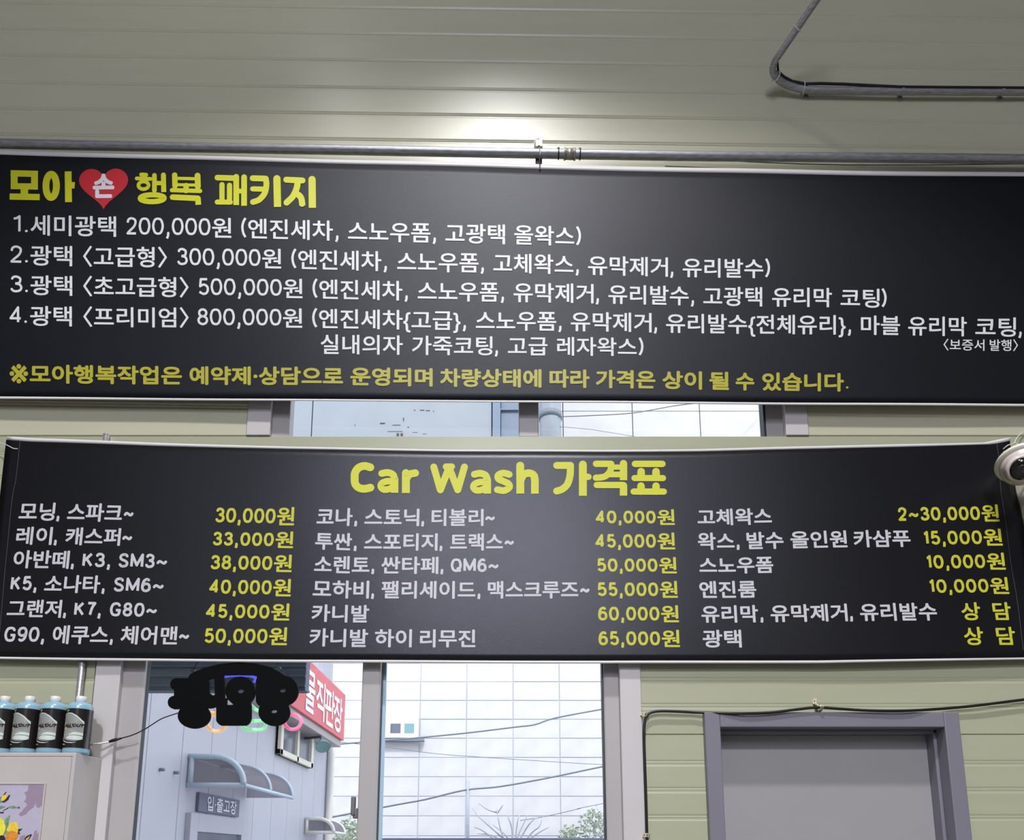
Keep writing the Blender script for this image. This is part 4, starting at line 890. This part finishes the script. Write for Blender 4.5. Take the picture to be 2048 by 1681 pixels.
# red sign
XS = XB + .3
rs = empty('shop_sign', 'large red shop sign with white letters high on the grey-blue building', 'sign')
s0, s1 = WX(579, 1409.5, XS), WX(687.5, 1481.8, XS); t1_ = WX(687.5, 1387.5, XS)
ys0 = s0.y - 2.2; zb_ = (s0.z + s1.z) / 2; ztp = t1_.z
obj('sign_face', (lambda bm: (box(bm, XS - .04, XS, ys0, s1.y, zb_, ztp, .004), bm)[1])(bmesh.new()), M['signred'], rs)
obj('sign_box', (lambda bm: (box(bm, XB + .004, XS - .04, ys0, s1.y, zb_ - .1, ztp, .01), bm)[1])(bmesh.new()), M['sash'], rs)
def sign_text(s, y0, y1, z0, z1, X, m, par):
    V, F = glyph(s); u = (V[:, 0] - V[:, 0].min()) / np.ptp(V[:, 0]); v = (V[:, 1] - V[:, 1].min()) / np.ptp(V[:, 1]); vs = []; fs = []; n = 0
    r = (z1 - z0) * .022
    for k in range(9):
        a = 2 * math.pi * k / 8; ox, oy = (0, 0) if k == 8 else (math.cos(a) * r, math.sin(a) * r)
        vs += [(X + .004 + k * .0002, y0 + (y1 - y0) * p + ox, z0 + (z1 - z0) * q_ + oy) for p, q_ in zip(u, v)]; fs += [tuple(i + n for i in f) for f in F]; n += len(V)
    return mesh('lettering', vs, fs, m, par)
h_ = ztp - zb_
for ch, xa_, xb_ in (('물', 606, 628), ('직', 629, 648), ('판', 648, 668), ('장', 666, 684)):
    ya_, yb2 = WX(xa_, 1440, XS).y, WX(xb_, 1440, XS).y; sign_text(ch, ya_ + .02, yb2 - .02, zb_ + .1 * h_, zb_ + .82 * h_, XS, M['signwhite'], rs)
# flood lamp
fl = empty('flood_lamp', 'small flood lamp under the end of the red sign', 'lamp')
p = WX(645, 1490, XS); bm = bmesh.new(); lathe(bm, [(.03, -.09), (.05, -.05), (.095, .03), (.1, .05), (.09, .045)], 20); placed(bm, p, (.3, -.6, -.7)); obj('lamp_head', bm, M['teal'], fl, True)
otube('lamp_arm', [p, p + Vector((-.05, .1, .12)), Vector((XB + .024, p.y + .1, p.z + .1))], .02, M['steel_dark'], fl, 8)
# door sign, door
ds = empty('door_sign', 'slate board with white letters above the door of the grey-blue building', 'sign')
a, b = WX(393, 1585, XB), WX(472, 1634, XB)
bm = bmesh.new(); zt_, zb2 = WX(393, 1585, XB).z, WX(391, 1624, XB).z; box(bm, XB + .004, XB + .03, a.y, b.y, zb2, zt_, .003); obj('board', bm, M['dsign'], ds)
ln = (b.y - a.y)
sign_text('입·출고장', a.y + ln * .17, a.y + ln * .9, zb2 + .12 * (zt_ - zb2), zt_ - .12 * (zt_ - zb2), XB + .03, M['signwhite'], ds)
e, f = WX(372, 1624, XB), WX(486, 1650, XB); bm = bmesh.new(); zd = WX(373, 1626, XB).z
box(bm, XB, XB + .05, e.y, e.y + .16, 0, zd, .004); box(bm, XB, XB + .05, f.y - .16, f.y, 0, zd, .004); box(bm, XB, XB + .05, e.y + .16, f.y - .16, zd - .16, zd, .004)
dr_ = obj('door_frame', bm, M['siding'], sb); bm = bmesh.new(); box(bm, XB, XB + .02, e.y + .16, f.y - .16, 0, zd - .16); obj('door_glass', bm, M['dark_glass'], dr_)
# awnings
def awning(pxw, pyt, pyb, pxt, pxe, lab, mf, nr):
    root = empty('awning', lab, 'awning'); p = WX(pxw, pyt, XB); q = WX(pxw, pyb, XB); d = p.y - CAM.y
    zt_, zb_ = p.z, q.z; y0 = p.y; u = (pxt - PX0) / FPX
    tip = W(pxt, pyb, y0); X1 = tip.x; ex = None
    # far end: same X1, column pxe
    ey = WX(pxe, 1600, X1).y; prof = []
    wdt = X1 - XB; hgt = zt_ - zb_
    for k in range(13):
        t = k / 12 * math.pi / 2; fx = .45 + .55 * math.sin(t); prof.append((XB + wdt * fx, zb_ + hgt * math.cos(t)))
    prof = [(XB + .006, zt_)] + prof
    vs = []; fs = []
    for yy in (y0, ey): vs += [(x, yy, z) for x, z in prof]
    n = len(prof); fs = [(i, i + 1, n + i + 1, n + i) for i in range(n - 1)]
    mesh('canopy_sheet', vs, fs, M['canopyp'], root, True)
    for yy in (y0, ey): mesh('end_panel', [(x, yy, z) for x, z in prof] + [(XB + .006, yy, zb_)], [tuple(range(n + 1))], M['canopyp'], root)
    for k in range(nr):
        yy = y0 + (ey - y0) * k / (nr - 1); otube('rib', [(x, yy - .005, z + .004) for x, z in prof], .02 if k else .026, mf, root, 8)
    otube('bottom_rail', [(XB + .006, y0 - .005, zb_), (X1, y0 - .005, zb_)], .024, mf, root, 8); otube('front_rail', [(X1, y0, zb_), (X1, ey, zb_)], .02, mf, root, 8)
    otube('wall_rail', [(XB + .03, y0 - .005, zt_), (XB + .03, y0 - .005, zb_)], .024, mf, root, 8)
awning(378, 1515, 1572, 487, 584, 'blue framed smoked quarter-round awning over the door', M['awn'], 3)
awning(610, 1639, 1666, 667, 692, 'small white framed quarter-round awning at the far corner', M['awnw'], 2)
# bolts on siding
for (x_, y_) in ((319, 1540), (348, 1546)):
    p = WX(x_, y_, XB); otube('bolt', [p, p + Vector((.04, 0, 0))], .014, M['bluedark'], sb, 8)
# eave canopy outside the top left of the lower window
ev = empty('outdoor_canopy', 'blue-grey metal canopy edge above the left pane outside', 'canopy')
a = W(240, 1382, .75); b = W(610, 1390, .75)
obox('canopy_fascia', a.x, b.x, .75, .82, a.z, a.z + .5, M['eave'], ev, .004)
for k in range(3): obox('fascia_rib', a.x, b.x, .738, .752, a.z + .02 + .05 * k, a.z + .03 + .05 * k, M['eave'], ev, .002)
for x_ in (a.x + .05, b.x - .1): otube('support_arm', [(x_, .12, a.z + .45), (x_, .78, a.z + .45)], .015, M['eave'], ev, 6)

# ------------------------------------------------------------------ outside: raised structure seen through upper window
YA = 6.0
an = empty('raised_annex', 'raised outdoor structure of pale blue steel and concrete beyond the upper window', 'building')
zA, zB = 6.3, 9.0
def avb(name, xa, xb, m, y0=YA, d=.1, z0=zA, z1=zB, bev=.004): return obox(name, wx(xa, 840, y0), wx(xb, 840, y0), y0, y0 + d, z0, z1, m, an, bev)
xs_ = [440, 624, 984]
for i in range(2): avb('steel_panel', xs_[i] + 1, xs_[i + 1] - 1, M['bluepanel'])
avb('steel_post', 985, 1001, M['bluedark'], YA - .04, .14); avb('steel_panel', 1002, 1060, M['bluedark'], YA + .01, .1)
avb('steel_beam', 1000, 1060, M['bluedark'], YA - .02, .03, W(0, 822, YA).z, W(0, 819, YA).z, .001)
xs_ = [1060, 1126, 1265, 1400, 1536, 1680]; zs_ = [zA, W(0, 821, YA).z, zB]
for i in range(5):
    for j in range(2): avb('concrete_panel', xs_[i] + .8, xs_[i + 1] - .8, M['conc'], YA + .02, .1, zs_[j] + .004, zs_[j + 1] - .004)
obox('backing', wx(440, 840, YA), wx(1680, 840, YA), YA + .13, YA + .4, zA, zB, M['cable'], an, 0)
obox('column', -3.35, -3.1, YA + .13, YA + .38, 5.502, zA, M['conc'], an, .005); obox('column', 3.0, 3.25, YA + .13, YA + .38, 0, zA, M['conc'], an, .005)
for (x_, y_, w_, h_) in ((760, 846, 10, 3), (785, 850, 16, 1.6), (775, 863, 30, 1.2), (793, 867, 5, 6), (801, 867, 5, 6), (825, 865, 10, 1), (840, 820, 9, 2), (852, 821, 8, 2), (828, 820, 3, 2), (806, 836, 2, 7), (866, 822, 2, 2), (709, 850, 2, 2), (845, 868, 8, 1), (815, 854, 3, 2)):
    p = W(x_, y_, YA); q = W(x_ + w_, y_ + h_, YA); obox('rust_mark', p.x, q.x, YA - .0015, YA + .001, q.z, p.z, M['rust'], an, 0)
# vertical pipe and clamp
vp = empty('drain_pipe', 'wide pale blue vertical pipe with a clamp beyond the upper window', 'pipe')
p = W(1101, 840, YA - .36); rr = abs(W(1123, 840, YA - .36).x - W(1080, 840, YA - .36).x) / 2
otube('pipe', [(p.x, YA + .05, zA + .02), (p.x, YA - .3, zA + .06), (p.x, YA - .36, zA + .2), (p.x, YA - .36, zB - .01)], rr, M['bluepanel'], vp, 20)
c0, c1 = W(1101, 829, YA - .36).z, W(1101, 841, YA - .36).z
otube('clamp', [(p.x, YA - .36, c1), (p.x, YA - .36, c0)], rr * 1.07, M['cable'], vp, 20)
tag(otube('overhead_cable', catmull([W(1110, 834, YA - .36), W(1160, 832.5, YA - .8), W(1250, 828, YA - .8), W(1300, 821, YA - .8), W(1350, 812, YA - .8), W(1420, 804, YA - .8), W(1560, 790, YA + .02)], 4), .006, M['cable'], None, 6), 'grey cable running from the pipe clamp beyond the upper window', 'cable')
tag(otube('overhead_cable', [W(1110, 853, YA - .36), W(1180, 859, YA - .7), W(1260, 872, YA - .7), W(1340, 884, YA + .03)], .003, M['cable'], None, 6), 'thin cable sloping down beside the pale pipe beyond the upper window', 'cable')
